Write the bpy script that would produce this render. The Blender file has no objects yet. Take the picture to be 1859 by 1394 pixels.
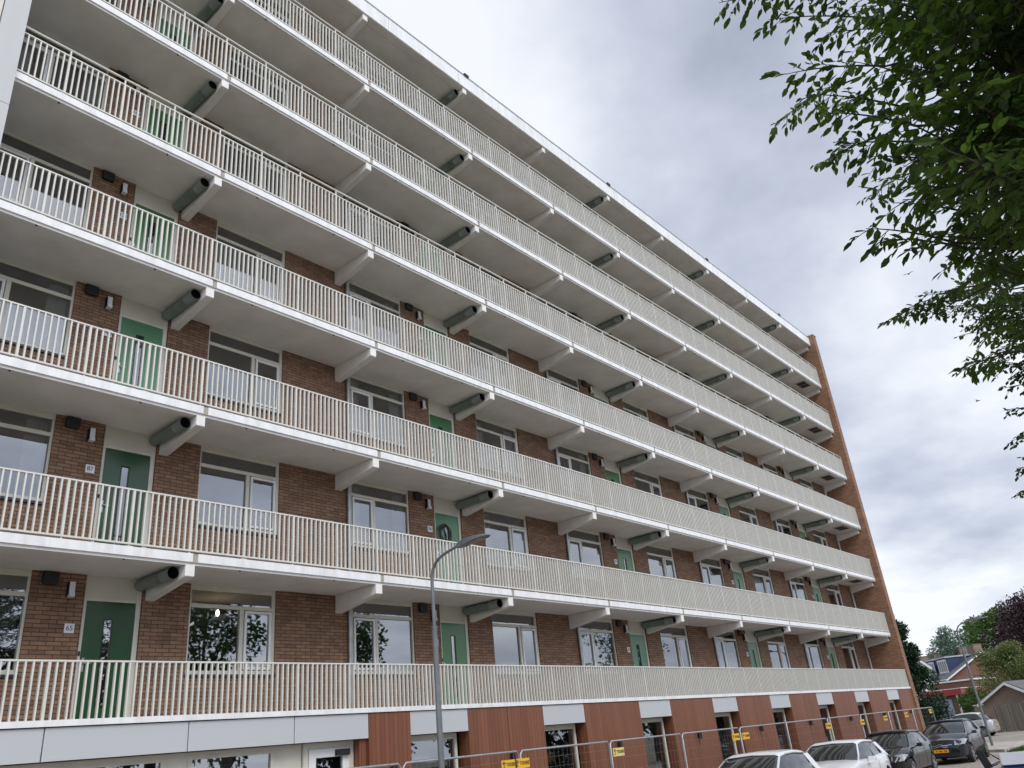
import bpy, bmesh, math, random
from mathutils import Vector, Matrix
R = math.radians
scn = bpy.context.scene
COL = scn.collection
random.seed(7)

# ------------------------------------------------------------------ camera
CAM = Vector((-7.13524, -13.15475, 2.0495))
RX = Vector((0.65424373, -0.75052853, -0.09312395))
UX = Vector((-0.25690421, -0.33636234, 0.90601358))
FX = Vector((0.71131243, 0.56882977, 0.41287688))
FPX = 1454.69
cd = bpy.data.cameras.new("camera"); cam = bpy.data.objects.new("camera", cd); COL.objects.link(cam)
m = Matrix((RX, UX, -FX)).transposed().to_4x4(); m.translation = CAM
cam.matrix_world = m
cd.sensor_width = 36; cd.lens = 36 * FPX / 1859; cd.clip_end = 2000; cd.clip_start = 0.05
scn.camera = cam
def ray(px, py): return RX * ((px - 929.5) / FPX) - UX * ((py - 697) / FPX) + FX
def at(px, py, d): return CAM + ray(px, py) * d            # pixel of the photo at a forward distance

# ------------------------------------------------------------------ sky, sun, exposure
w = bpy.data.worlds.new("World"); scn.world = w; w.use_nodes = True
nt = w.node_tree; N = nt.nodes; LK = nt.links; N.clear()
def nd(tree, t, **kw):
    n = tree.nodes.new(t)
    for k, v in kw.items():
        if k == 'inp':
            for a, b in v.items(): n.inputs[a].default_value = b
        else: setattr(n, k, v)
    return n
out = nd(nt, 'ShaderNodeOutputWorld')
sky = nd(nt, 'ShaderNodeTexSky'); sky.sky_type = 'NISHITA'; sky.sun_disc = False
SUN_EL, SUN_AZ = R(48), R(205)
sky.sun_elevation = SUN_EL; sky.sun_rotation = SUN_AZ
bg1 = nd(nt, 'ShaderNodeBackground'); bg1.inputs[1].default_value = 0.10
LK.new(sky.outputs[0], bg1.inputs[0])
tc = nd(nt, 'ShaderNodeTexCoord')
sep = nd(nt, 'ShaderNodeSeparateXYZ'); LK.new(tc.outputs['Generated'], sep.inputs[0])
def mth(tree, op, a, b=None, clamp=False):
    n = tree.nodes.new('ShaderNodeMath'); n.operation = op; n.use_clamp = clamp
    for i, v in enumerate((a, b)):
        if v is None: continue
        if isinstance(v, (int, float)): n.inputs[i].default_value = v
        else: tree.links.new(v, n.inputs[i])
    return n.outputs[0]
zc = mth(nt, 'MAXIMUM', mth(nt, 'ADD', sep.outputs[2], 0.22), 0.05)
cmb = nd(nt, 'ShaderNodeCombineXYZ')
LK.new(mth(nt, 'DIVIDE', sep.outputs[0], zc), cmb.inputs[0])
LK.new(mth(nt, 'DIVIDE', sep.outputs[1], zc), cmb.inputs[1])
def wnoise(scale, detail, rough, off):
    mp = nd(nt, 'ShaderNodeMapping'); mp.inputs['Location'].default_value = off
    LK.new(cmb.outputs[0], mp.inputs[0])
    n = nd(nt, 'ShaderNodeTexNoise'); n.inputs['Scale'].default_value = scale
    n.inputs['Detail'].default_value = detail; n.inputs['Roughness'].default_value = rough
    LK.new(mp.outputs[0], n.inputs['Vector']); return n.outputs[0]
n1 = wnoise(1.1, 4, 0.45, (3.1, 7.7, 0)); n2 = wnoise(3.6, 6, 0.55, (1.3, 2.2, 0))
val = mth(nt, 'ADD', mth(nt, 'MULTIPLY', mth(nt, 'SUBTRACT', n1, 0.5), 1.3), mth(nt, 'MULTIPLY', mth(nt, 'SUBTRACT', n2, 0.5), 0.95))
def blob(px, py, amp, k):
    d = ray(px, py).normalized()
    vm = nd(nt, 'ShaderNodeVectorMath'); vm.operation = 'DOT_PRODUCT'
    LK.new(tc.outputs['Generated'], vm.inputs[0]); vm.inputs[1].default_value = d
    e = mth(nt, 'POWER', mth(nt, 'MAXIMUM', vm.outputs['Value'], 0.0), k)
    return mth(nt, 'MULTIPLY', e, amp)
for b in ((780, 90, .34, 40), (960, 330, .12, 90), (1330, 330, -.22, 45), (1560, 580, .24, 260), (1690, 965, -.26, 420), (1690, 1070, .30, 300), (1850, 640, .14, 160), (1760, 780, .10, 200), (1480, 120, .10, 60),
          (1600, 760, -.05, 200), (1500, 1000, .1, 150)):
    val = mth(nt, 'ADD', val, blob(*b))
val = mth(nt, 'ADD', val, 0.54, clamp=True)
ramp = nd(nt, 'ShaderNodeValToRGB')
el = ramp.color_ramp.elements
el[0].position = 0.10; el[0].color = (.30, .34, .415, 1)
el[1].position = 0.92; el[1].color = (.84, .865, .92, 1)
e = el.new(0.48); e.color = (.525, .565, .665, 1)
LK.new(val, ramp.inputs[0])
# the cloud deck is brighter on the sun's side (behind the photographer)
side = mth(nt, 'MULTIPLY', mth(nt, 'ADD', mth(nt, 'MULTIPLY', sep.outputs[1], -1.0), 0.15, clamp=True), 1.0)
gain = mth(nt, 'ADD', 1.0, mth(nt, 'MULTIPLY', side, 0.9))
bg2 = nd(nt, 'ShaderNodeBackground'); LK.new(ramp.outputs[0], bg2.inputs[0]); LK.new(gain, bg2.inputs[1])
mixw = nd(nt, 'ShaderNodeMixShader'); mixw.inputs[0].default_value = 0.88
LK.new(bg1.outputs[0], mixw.inputs[1]); LK.new(bg2.outputs[0], mixw.inputs[2]); LK.new(mixw.outputs[0], out.inputs[0])
sl = bpy.data.lights.new("sun", 'SUN'); sl.energy = 1.5; sl.angle = R(30); sl.color = (1, .95, .87)
so = bpy.data.objects.new("sun", sl); COL.objects.link(so)
sd = Vector((math.sin(SUN_AZ) * math.cos(SUN_EL), math.cos(SUN_AZ) * math.cos(SUN_EL), math.sin(SUN_EL)))
so.rotation_euler = sd.to_track_quat('Z', 'Y').to_euler()
scn.view_settings.view_transform = 'Standard'; scn.view_settings.look = 'None'
scn.view_settings.exposure = 0.30; scn.view_settings.gamma = 1
scn.cycles.max_bounces = 7; scn.cycles.diffuse_bounces = 4; scn.cycles.glossy_bounces = 4
scn.cycles.transparent_max_bounces = 12; scn.cycles.transmission_bounces = 4
scn.cycles.caustics_reflective = False; scn.cycles.caustics_refractive = False

# ------------------------------------------------------------------ materials
def newmat(name):
    M = bpy.data.materials.new(name); M.use_nodes = True
    return M, M.node_tree, M.node_tree.nodes['Principled BSDF']
def objpos(t):
    g = t.nodes.new('ShaderNodeNewGeometry'); return g.outputs['Position']
def mat(name, col, rough=0.6, var=0.12, scale=3.0, metal=0.0, bump=0.0, bscale=60, col2=None, spec=None, coat=0):
    M, t, b = newmat(name)
    p = objpos(t)
    n = t.nodes.new('ShaderNodeTexNoise'); n.inputs['Scale'].default_value = scale; n.inputs['Detail'].default_value = 6
    n.inputs['Roughness'].default_value = 0.62
    t.links.new(p, n.inputs['Vector'])
    r = t.nodes.new('ShaderNodeValToRGB'); E = r.color_ramp.elements
    c2 = col2 or tuple(c * (1 - var) for c in col)
    E[0].position = .3; E[1].position = .7
    E[0].color = (*c2, 1); E[1].color = (*(min(1, c * (1 + var * .5)) for c in col), 1)
    t.links.new(n.outputs[0], r.inputs[0]); t.links.new(r.outputs[0], b.inputs['Base Color'])
    b.inputs['Roughness'].default_value = rough; b.inputs['Metallic'].default_value = metal
    if spec is not None: b.inputs['Specular IOR Level'].default_value = spec
    if coat: b.inputs['Coat Weight'].default_value = coat; b.inputs['Coat Roughness'].default_value = .03
    if bump:
        n2 = t.nodes.new('ShaderNodeTexNoise'); n2.inputs['Scale'].default_value = bscale; n2.inputs['Detail'].default_value = 4
        t.links.new(p, n2.inputs['Vector'])
        bp = t.nodes.new('ShaderNodeBump'); bp.inputs['Strength'].default_value = bump; bp.inputs['Distance'].default_value = .01
        t.links.new(n2.outputs[0], bp.inputs['Height']); t.links.new(bp.outputs[0], b.inputs['Normal'])
    return M
def brickmat(name, c1, c2, mortar, bw=.246, bh=.069, ms=.0085, rough=.85):
    M, t, b = newmat(name)
    s = t.nodes.new('ShaderNodeSeparateXYZ'); t.links.new(objpos(t), s.inputs[0])
    u = mth(t, 'ADD', s.outputs[0], s.outputs[1])
    c = t.nodes.new('ShaderNodeCombineXYZ'); t.links.new(u, c.inputs[0]); t.links.new(s.outputs[2], c.inputs[1])
    br = t.nodes.new('ShaderNodeTexBrick'); br.offset = .5; br.squash = 1
    t.links.new(c.outputs[0], br.inputs['Vector'])
    br.inputs['Color1'].default_value = (0, 0, 0, 1); br.inputs['Color2'].default_value = (1, 1, 1, 1)
    br.inputs['Mortar'].default_value = (.5, .5, .5, 1)
    br.inputs['Scale'].default_value = 1; br.inputs['Brick Width'].default_value = bw; br.inputs['Row Height'].default_value = bh
    br.inputs['Mortar Size'].default_value = ms; br.inputs['Mortar Smooth'].default_value = .15; br.inputs['Bias'].default_value = 0
    n = t.nodes.new('ShaderNodeTexNoise'); n.inputs['Scale'].default_value = 9; n.inputs['Detail'].default_value = 8; n.inputs['Roughness'].default_value = .7
    t.links.new(objpos(t), n.inputs['Vector'])
    nb = t.nodes.new('ShaderNodeTexNoise'); nb.inputs['Scale'].default_value = .8; nb.inputs['Detail'].default_value = 3
    t.links.new(objpos(t), nb.inputs['Vector'])
    f = mth(t, 'ADD', mth(t, 'MULTIPLY', br.outputs['Color'], .42), mth(t, 'ADD', mth(t, 'MULTIPLY', mth(t, 'SUBTRACT', n.outputs[0], .5), 1.1), mth(t, 'MULTIPLY', nb.outputs[0], .4)), clamp=True)
    r = t.nodes.new('ShaderNodeValToRGB'); E = r.color_ramp.elements
    E[0].position = .1; E[1].position = .9; E[0].color = (*c1, 1); E[1].color = (*c2, 1); t.links.new(f, r.inputs[0])
    mx = t.nodes.new('ShaderNodeMix'); mx.data_type = 'RGBA'
    t.links.new(br.outputs['Fac'], mx.inputs[0]); t.links.new(r.outputs[0], mx.inputs[6]); mx.inputs[7].default_value = (*mortar, 1)
    t.links.new(mx.outputs[2], b.inputs['Base Color']); b.inputs['Roughness'].default_value = rough
    bp = t.nodes.new('ShaderNodeBump'); bp.inputs['Strength'].default_value = .7; bp.inputs['Distance'].default_value = .008
    h = mth(t, 'ADD', mth(t, 'MULTIPLY', br.outputs['Fac'], -1), mth(t, 'MULTIPLY', n.outputs[0], .4))
    t.links.new(h, bp.inputs['Height']); t.links.new(bp.outputs[0], b.inputs['Normal'])
    return M
def boardmat(name, c1, c2, pitch, groove=.07, axis='u', rough=.5, gcol=(.02, .01, .008)):
    M, t, b = newmat(name)
    s = t.nodes.new('ShaderNodeSeparateXYZ'); t.links.new(objpos(t), s.inputs[0])
    u = mth(t, 'DIVIDE', mth(t, 'ADD', s.outputs[0], s.outputs[1]) if axis == 'u' else s.outputs[2], pitch)
    fr = mth(t, 'FRACT', mth(t, 'ADD', u, 100.0))
    idx = mth(t, 'FLOOR', mth(t, 'ADD', u, 100.0))
    wn = t.nodes.new('ShaderNodeTexWhiteNoise'); wn.noise_dimensions = '1D'; t.links.new(idx, wn.inputs['W'])
    n = t.nodes.new('ShaderNodeTexNoise'); n.inputs['Scale'].default_value = 1; n.inputs['Detail'].default_value = 7; n.inputs['Roughness'].default_value = .65
    mp = t.nodes.new('ShaderNodeMapping'); mp.inputs['Scale'].default_value = (30, 30, 1.6) if axis == 'u' else (2, 2, 30); t.links.new(objpos(t), mp.inputs[0]); t.links.new(mp.outputs[0], n.inputs['Vector'])
    f = mth(t, 'ADD', mth(t, 'MULTIPLY', wn.outputs[0], .34), mth(t, 'MULTIPLY', n.outputs[0], .66))
    r = t.nodes.new('ShaderNodeValToRGB'); E = r.color_ramp.elements; E[0].position = .2; E[1].position = .8
    E[0].color = (*c1, 1); E[1].color = (*c2, 1); t.links.new(f, r.inputs[0])
    g = mth(t, 'LESS_THAN', fr, groove)
    mx = t.nodes.new('ShaderNodeMix'); mx.data_type = 'RGBA'; t.links.new(g, mx.inputs[0]); t.links.new(r.outputs[0], mx.inputs[6]); mx.inputs[7].default_value = (*gcol, 1)
    t.links.new(mx.outputs[2], b.inputs['Base Color']); b.inputs['Roughness'].default_value = rough
    bp = t.nodes.new('ShaderNodeBump'); bp.inputs['Strength'].default_value = .5; bp.inputs['Distance'].default_value = .008
    t.links.new(mth(t, 'SUBTRACT', mth(t, 'MULTIPLY', n.outputs[0], .15), g), bp.inputs['Height']); t.links.new(bp.outputs[0], b.inputs['Normal'])
    return M
def glassmat(name, ior=1.9, tint=(.82, .88, .86)):
    M, t, b = newmat(name); t.nodes.remove(b)
    o = t.nodes['Material Output']
    fr = t.nodes.new('ShaderNodeFresnel'); fr.inputs[0].default_value = ior
    gl = t.nodes.new('ShaderNodeBsdfGlossy'); gl.inputs['Roughness'].default_value = .012; gl.inputs[0].default_value = (.95, .97, 1, 1)
    n = t.nodes.new('ShaderNodeTexNoise'); n.inputs['Scale'].default_value = 1.3; n.inputs['Detail'].default_value = 1
    t.links.new(objpos(t), n.inputs['Vector'])
    bp = t.nodes.new('ShaderNodeBump'); bp.inputs['Strength'].default_value = .05; bp.inputs['Distance'].default_value = .02
    t.links.new(n.outputs[0], bp.inputs['Height']); t.links.new(bp.outputs[0], gl.inputs['Normal'])
    tr = t.nodes.new('ShaderNodeBsdfTransparent'); tr.inputs[0].default_value = (*tint, 1)
    mx = t.nodes.new('ShaderNodeMixShader'); t.links.new(fr.outputs[0], mx.inputs[0]); t.links.new(tr.outputs[0], mx.inputs[1]); t.links.new(gl.outputs[0], mx.inputs[2])
    t.links.new(mx.outputs[0], o.inputs[0]); return M
def leafmat(name, c1, c2, scale=2.5, trans=.35, rough=.45):
    M, t, b = newmat(name); o = t.nodes['Material Output']
    n = t.nodes.new('ShaderNodeTexNoise'); n.inputs['Scale'].default_value = scale; n.inputs['Detail'].default_value = 5
    t.links.new(objpos(t), n.inputs['Vector'])
    r = t.nodes.new('ShaderNodeValToRGB'); E = r.color_ramp.elements; E[0].position = .3; E[1].position = .72
    E[0].color = (*c1, 1); E[1].color = (*c2, 1); t.links.new(n.outputs[0], r.inputs[0])
    t.links.new(r.outputs[0], b.inputs['Base Color']); b.inputs['Roughness'].default_value = rough
    b.inputs['Specular IOR Level'].default_value = .35
    tl = t.nodes.new('ShaderNodeBsdfTranslucent'); 
    hs = t.nodes.new('ShaderNodeHueSaturation'); hs.inputs['Value'].default_value = 1.3; t.links.new(r.outputs[0], hs.inputs['Color']); t.links.new(hs.outputs[0], tl.inputs[0])
    mx = t.nodes.new('ShaderNodeMixShader'); mx.inputs[0].default_value = trans
    t.links.new(b.outputs[0], mx.inputs[1]); t.links.new(tl.outputs[0], mx.inputs[2]); t.links.new(mx.outputs[0], o.inputs[0]); return M
def streakmat(name, col, dirt, rough=.45, amount=.35):
    M, t, b = newmat(name)
    mp = t.nodes.new('ShaderNodeMapping'); mp.inputs['Scale'].default_value = (5, 5, .7); t.links.new(objpos(t), mp.inputs[0])
    n = t.nodes.new('ShaderNodeTexNoise'); n.inputs['Scale'].default_value = 1; n.inputs['Detail'].default_value = 8; n.inputs['Roughness'].default_value = .6
    t.links.new(mp.outputs[0], n.inputs['Vector'])
    r = t.nodes.new('ShaderNodeValToRGB'); E = r.color_ramp.elements; E[0].position = .42; E[1].position = .85
    E[0].color = (0, 0, 0, 1); E[1].color = (amount,) * 3 + (1,); t.links.new(n.outputs[0], r.inputs[0])
    mx = t.nodes.new('ShaderNodeMix'); mx.data_type = 'RGBA'; t.links.new(r.outputs[0], mx.inputs[0]); mx.inputs[6].default_value = (*col, 1); mx.inputs[7].default_value = (*dirt, 1)
    t.links.new(mx.outputs[2], b.inputs['Base Color']); b.inputs['Roughness'].default_value = rough; return M
def emitmat(name, col, s):
    M, t, b = newmat(name); b.inputs['Emission Color'].default_value = (*col, 1); b.inputs['Emission Strength'].default_value = s
    b.inputs['Base Color'].default_value = (*col, 1); return M

M = {}
M['brick'] = brickmat('brick_brown', (.165, .092, .056), (.35, .208, .13), (.05, .033, .024), ms=.0062)
M['brick_end'] = brickmat('brick_red', (.215, .112, .066), (.40, .225, .14), (.07, .048, .036), ms=.0062)
M['brick_far'] = brickmat('brick_far', (.16, .07, .045), (.28, .13, .085), (.14, .1, .08), ms=.012)
M['brick_pale'] = brickmat('brick_pale', (.24, .17, .12), (.36, .27, .2), (.2, .17, .14), ms=.012)
M['soffit'] = mat('painted_concrete', (.82, .81, .785), .85, .10, 1.1, bump=.15, bscale=25, col2=(.70, .685, .65))
M['slabtop'] = mat('gallery_floor', (.30, .29, .28), .9, .15, 3)
M['fascia'] = streakmat('white_fascia', (.82, .83, .84), (.38, .38, .35), .4, .48)
M['beam'] = streakmat('white_beam', (.80, .79, .765), (.40, .40, .38), .55, .3)
M['panel'] = streakmat('white_panel', (.50, .52, .545), (.50, .52, .55), .28, .25)
M['tower'] = streakmat('grey_panel', (.50, .515, .52), (.42, .43, .44), .35, .3)
M['joint'] = mat('joint_sealant', (.38, .36, .31), .8)
M['rail'] = mat('cream_steel', (.655, .65, .608), .38, .06, 4)
M['frame'] = mat('cream_frame', (.64, .62, .54), .42, .08, 3)
M['framew'] = mat('white_frame', (.76, .77, .77), .35, .06, 3)
M['trans'] = mat('cream_panel', (.60, .58, .505), .5, .08, 1.5)
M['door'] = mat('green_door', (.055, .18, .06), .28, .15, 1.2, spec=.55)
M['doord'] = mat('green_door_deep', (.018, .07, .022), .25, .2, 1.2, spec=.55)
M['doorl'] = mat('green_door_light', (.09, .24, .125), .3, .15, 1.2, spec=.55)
M['glass'] = glassmat('window_glass', 3.0)
M['dark'] = mat('black_plastic', (.014, .014, .016), .5, .2)
M['duct'] = mat('grey_green_duct', (.22, .26, .24), .42, .2, 5, metal=.1)
M['void'] = mat('unlit_duct_inside', (.004, .004, .004), 1, .1, spec=0)
M['steel'] = mat('galvanised_steel', (.42, .44, .46), .42, .25, 8, metal=.7)
M['pole'] = mat('lamp_post_paint', (.18, .20, .215), .5, .25, 5, metal=.2)
M['polelow'] = mat('lamp_post_base', (.12, .16, .15), .55, .3, 5)
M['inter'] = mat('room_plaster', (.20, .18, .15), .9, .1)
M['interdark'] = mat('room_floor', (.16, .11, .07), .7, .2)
M['curtain'] = mat('net_curtain', (.68, .69, .70), .9, .08, 14)
M['blind'] = boardmat('pleated_blind', (.45, .46, .46), (.60, .61, .61), .12, .12, 'z', .8, (.25, .26, .26))
M['film'] = mat('frosted_film', (.05, .09, .085), .6, .1)
M['sill'] = mat('dark_sill', (.03, .035, .045), .4, .2)
M['wood'] = boardmat('red_cedar_cladding', (.155, .052, .025), (.235, .092, .045), .1135, .075, 'u', .42, (.035, .012, .008))
M['woodfar'] = boardmat('weathered_fence', (.13, .115, .095), (.25, .22, .18), .22, .12, 'u', .9, (.04, .035, .03))
M['plate'] = mat('white_plate', (.75, .77, .8), .3, .03)
M['ink'] = mat('blue_grey_lettering', (.07, .09, .13), .5, .05)
M['black'] = mat('black_lettering', (.015, .013, .01), .5, .05)
M['yellow'] = mat('yellow_sign', (.80, .47, .035), .45, .06)
M['yellowpale'] = mat('faded_yellow_sign', (.74, .62, .22), .45, .06)
M['roof'] = mat('grey_tiles', (.13, .13, .145), .8, .3, 2)
M['roofmetal'] = mat('zinc_trim', (.42, .45, .48), .4, .1, metal=.5)
M['lightgrey'] = mat('pale_cap', (.6, .62, .63), .4)
M['leafA'] = leafmat('leaf_near', (.016, .042, .007), (.095, .165, .02), 1.6, .42)
M['leafB'] = leafmat('leaf_mid', (.020, .050, .010), (.09, .16, .03), .8, .3)
M['leafC'] = leafmat('leaf_dark', (.006, .022, .010), (.025, .06, .022), 1.2, .15, .35)
M['leafD'] = leafmat('leaf_olive', (.055, .085, .02), (.20, .23, .08), .5, .3)
M['leafE'] = leafmat('leaf_purple', (.016, .008, .010), (.07, .032, .042), .5, .15)
M['leafF'] = leafmat('leaf_green_far', (.035, .08, .018), (.12, .20, .045), .3, .3)
M['leafG'] = leafmat('leaf_blue_green', (.07, .13, .09), (.18, .26, .20), .4, .3)
M['bark'] = mat('bark', (.055, .042, .032), .95, .4, 12, bump=.5, bscale=30)
M['white'] = mat('white_render', (.72, .73, .75), .6, .06)
M['navy'] = mat('navy_cladding', (.018, .035, .10), .5, .15)
M['redp'] = mat('red_fascia', (.35, .03, .035), .5, .15)
M['bluedoor'] = mat('blue_garage_door', (.30, .38, .50), .5, .08)
M['bluebin'] = mat('blue_bin', (.02, .05, .16), .4, .1)
M['rubber'] = mat('rubber', (.018, .018, .019), .8, .2)
M['alloy'] = mat('alloy', (.5, .51, .53), .3, .1, metal=.8)
M['chrome'] = mat('chrome', (.8, .81, .83), .12, .03, metal=1)
M['lens'] = mat('headlamp_glass', (.33, .35, .36), .08, .6, 4, spec=.8)
M['redlens'] = mat('tail_lamp', (.5, .015, .02), .15, .1)
M['orange'] = mat('number_plate_yellow', (.80, .36, .02), .4, .04)
M['cglass'] = mat('car_glass', (.014, .018, .019), .03, .3, spec=1.0)
def paint(name, c, metal=.0): return mat(name, c, .25, .04, 2, metal=metal, coat=1.0)
M['pwhite'] = paint('white_paint', (.74, .75, .77)); M['psilver'] = paint('silver_paint', (.55, .57, .60), .3)
M['pblack'] = mat('black_paint', (.008, .007, .008), .4, .04, 2, spec=.05, coat=.9); M['pdark'] = mat('anthracite_paint', (.013, .016, .026), .4, .04, 2, spec=.1, coat=.9)
M['pblue'] = paint('blue_paint', (.03, .08, .25), .2)

# ground sheets
def groundmat(name, c, c2, scale, rough=.9, brick=None):
    M_, t, b = newmat(name)
    n = t.nodes.new('ShaderNodeTexNoise'); n.inputs['Scale'].default_value = scale; n.inputs['Detail'].default_value = 9; n.inputs['Roughness'].default_value = .7
    t.links.new(objpos(t), n.inputs['Vector'])
    nb = t.nodes.new('ShaderNodeTexNoise'); nb.inputs['Scale'].default_value = .35; nb.inputs['Detail'].default_value = 4
    t.links.new(objpos(t), nb.inputs['Vector'])
    f = mth(t, 'ADD', mth(t, 'MULTIPLY', n.outputs[0], .6), mth(t, 'MULTIPLY', nb.outputs[0], .4))
    r = t.nodes.new('ShaderNodeValToRGB'); E = r.color_ramp.elements; E[0].position = .38; E[1].position = .62
    E[0].color = (*c, 1); E[1].color = (*c2, 1); t.links.new(f, r.inputs[0])
    src = r.outputs[0]
    if brick:
        br = t.nodes.new('ShaderNodeTexBrick'); t.links.new(objpos(t), br.inputs['Vector'])
        br.inputs['Scale'].default_value = 1; br.inputs['Brick Width'].default_value = brick[0]; br.inputs['Row Height'].default_value = brick[1]; br.inputs['Mortar Size'].default_value = .008
        br.inputs['Color1'].default_value = (.75, .75, .75, 1); br.inputs['Color2'].default_value = (1.1, 1.05, 1.0, 1); br.inputs['Mortar'].default_value = (.45, .43, .4, 1)
        mx = t.nodes.new('ShaderNodeMix'); mx.data_type = 'RGBA'; mx.blend_type = 'MULTIPLY'; mx.inputs[0].default_value = 1
        t.links.new(src, mx.inputs[6]); t.links.new(br.outputs[0], mx.inputs[7]); src = mx.outputs[2]
    t.links.new(src, b.inputs['Base Color']); b.inputs['Roughness'].default_value = rough
    bp = t.nodes.new('ShaderNodeBump'); bp.inputs['Strength'].default_value = .3; bp.inputs['Distance'].default_value = .01
    t.links.new(n.outputs[0], bp.inputs['Height']); t.links.new(bp.outputs[0], b.inputs['Normal'])
    return M_
M['soil'] = groundmat('dry_ground', (.13, .13, .09), (.24, .22, .17), 3)
M['road'] = groundmat('clinker_road', (.30, .27, .25), (.42, .38, .35), 6, .9, (.21, .07))
M['pave'] = groundmat('concrete_paving', (.38, .36, .33), (.52, .50, .46), 4, .9, (.3, .3))
M['kerb'] = groundmat('kerb_concrete', (.26, .25, .24), (.34, .33, .31), 8)
M['grass'] = leafmat('grass_blades', (.03, .06, .012), (.09, .15, .03), 2, .3)

# ------------------------------------------------------------------ mesh helpers
class MB:
    def __init__(s): s.v = []; s.f = []; s.mi = []; s.sm = []
    def add(s, v, f, mi=0, smooth=False):
        o = len(s.v); s.v += [tuple(p) for p in v]
        for q in f: s.f.append(tuple(o + i for i in q)); s.mi.append(mi); s.sm.append(smooth)
        return s
    def box(s, x0, x1, y0, y1, z0, z1, mi=0):
        return s.add([(x0, y0, z0), (x1, y0, z0), (x1, y1, z0), (x0, y1, z0), (x0, y0, z1), (x1, y0, z1), (x1, y1, z1), (x0, y1, z1)],
                     [(0, 3, 2, 1), (4, 5, 6, 7), (0, 1, 5, 4), (1, 2, 6, 5), (2, 3, 7, 6), (3, 0, 4, 7)], mi)
    def prism(s, pts, axis, a, b, mi=0):
        # pts: 2D outline; axis 'x': (y,z) extruded along x ; 'y': (x,z) along y ; 'z': (x,y) along z
        n = len(pts)
        mk = {'x': lambda p, t: (t, p[0], p[1]), 'y': lambda p, t: (p[0], t, p[1]), 'z': lambda p, t: (p[0], p[1], t)}[axis]
        v = [mk(p, a) for p in pts] + [mk(p, b) for p in pts]
        f = [tuple(range(n))[::-1], tuple(range(n, 2 * n))] + [(i, (i + 1) % n, n + (i + 1) % n, n + i) for i in range(n)]
        return s.add(v, f, mi)
    def tube(s, path, radii, seg=10, mi=0, caps=True):
        path = [Vector(p) for p in path]
        if isinstance(radii, (int, float)): radii = [radii] * len(path)
        v = []; up = None
        for i, p in enumerate(path):
            d = (path[min(i + 1, len(path) - 1)] - path[max(i - 1, 0)]).normalized()
            if up is None:
                up = Vector((0, 0, 1)) if abs(d.z) < .9 else Vector((1, 0, 0))
            a = d.cross(up).normalized(); bb = a.cross(d).normalized(); up = bb
            for k in range(seg):
                t = 2 * math.pi * k / seg
                v.append(p + (a * math.cos(t) + bb * math.sin(t)) * radii[i])
        f = []
        for i in range(len(path) - 1):
            for k in range(seg):
                k2 = (k + 1) % seg
                f.append((i * seg + k, i * seg + k2, (i + 1) * seg + k2, (i + 1) * seg + k))
        s.add(v, f, mi, True)
        if caps:
            n = len(path)
            s.add([v[k] for k in range(seg)], [tuple(range(seg))], mi)
            s.add([v[(n - 1) * seg + k] for k in range(seg)], [tuple(range(seg))[::-1]], mi)
        return s
    def build(s, name, mats, parent=None, loc=None, bevel=0, fix=True):
        me = bpy.data.meshes.new(name); me.from_pydata(s.v, [], s.f)
        if not isinstance(mats, (list, tuple)): mats = [mats]
        for m_ in mats: me.materials.append(m_)
        if len(mats) > 1: me.polygons.foreach_set('material_index', s.mi)
        me.polygons.foreach_set('use_smooth', s.sm)
        if fix:
            bm = bmesh.new(); bm.from_mesh(me); bmesh.ops.recalc_face_normals(bm, faces=bm.faces); bm.to_mesh(me); bm.free()
        me.update()
        o = bpy.data.objects.new(name, me); COL.objects.link(o)
        if parent: o.parent = parent
        if loc: o.location = loc
        if bevel:
            bv = o.modifiers.new('bevel', 'BEVEL'); bv.width = bevel; bv.segments = 2; bv.limit_method = 'ANGLE'
        return o
def tag(o, label=None, cat=None, group=None, kind=None):
    if label: o['label'] = label
    if cat: o['category'] = cat
    if group: o['group'] = group
    if kind: o['kind'] = kind
    return o
def empty(name, loc, label=None, cat=None, group=None, rz=0, parent=None):
    o = bpy.data.objects.new(name, None); COL.objects.link(o); o.location = loc; o.rotation_euler = (0, 0, rz)
    o.empty_display_size = .3
    if parent: o.parent = parent
    return tag(o, label, cat, group)
def copyobj(o, parent=None, off=None):
    c = o.copy(); COL.objects.link(c)
    if parent: c.parent = parent
    if off is not None: c.location = Vector(o.location) + Vector(off)
    return c
def copytree(o, parent, off=(0, 0, 0)):
    c = copyobj(o, parent, off)
    for ch in list(o.children): copytree(ch, c)
    return c
_txt = {}
def textmesh(s, size, depth=.002):
    k = (s, size)
    if k not in _txt:
        cu = bpy.data.curves.new('lettering', 'FONT'); cu.body = s; cu.size = size; cu.extrude = depth; cu.align_x = 'CENTER'; cu.align_y = 'CENTER'
        to = bpy.data.objects.new('lettering', cu); COL.objects.link(to)
        dg = bpy.context.evaluated_depsgraph_get(); me = bpy.data.meshes.new_from_object(to.evaluated_get(dg)); bpy.data.objects.remove(to)
        _txt[k] = me
    return _txt[k]
def text(s, size, material, parent, loc, rot, name='lettering'):
    me = textmesh(s, size).copy(); me.materials.clear(); me.materials.append(material)
    o = bpy.data.objects.new(name, me); COL.objects.link(o); o.parent = parent; o.location = loc; o.rotation_euler = rot
    return o

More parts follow.
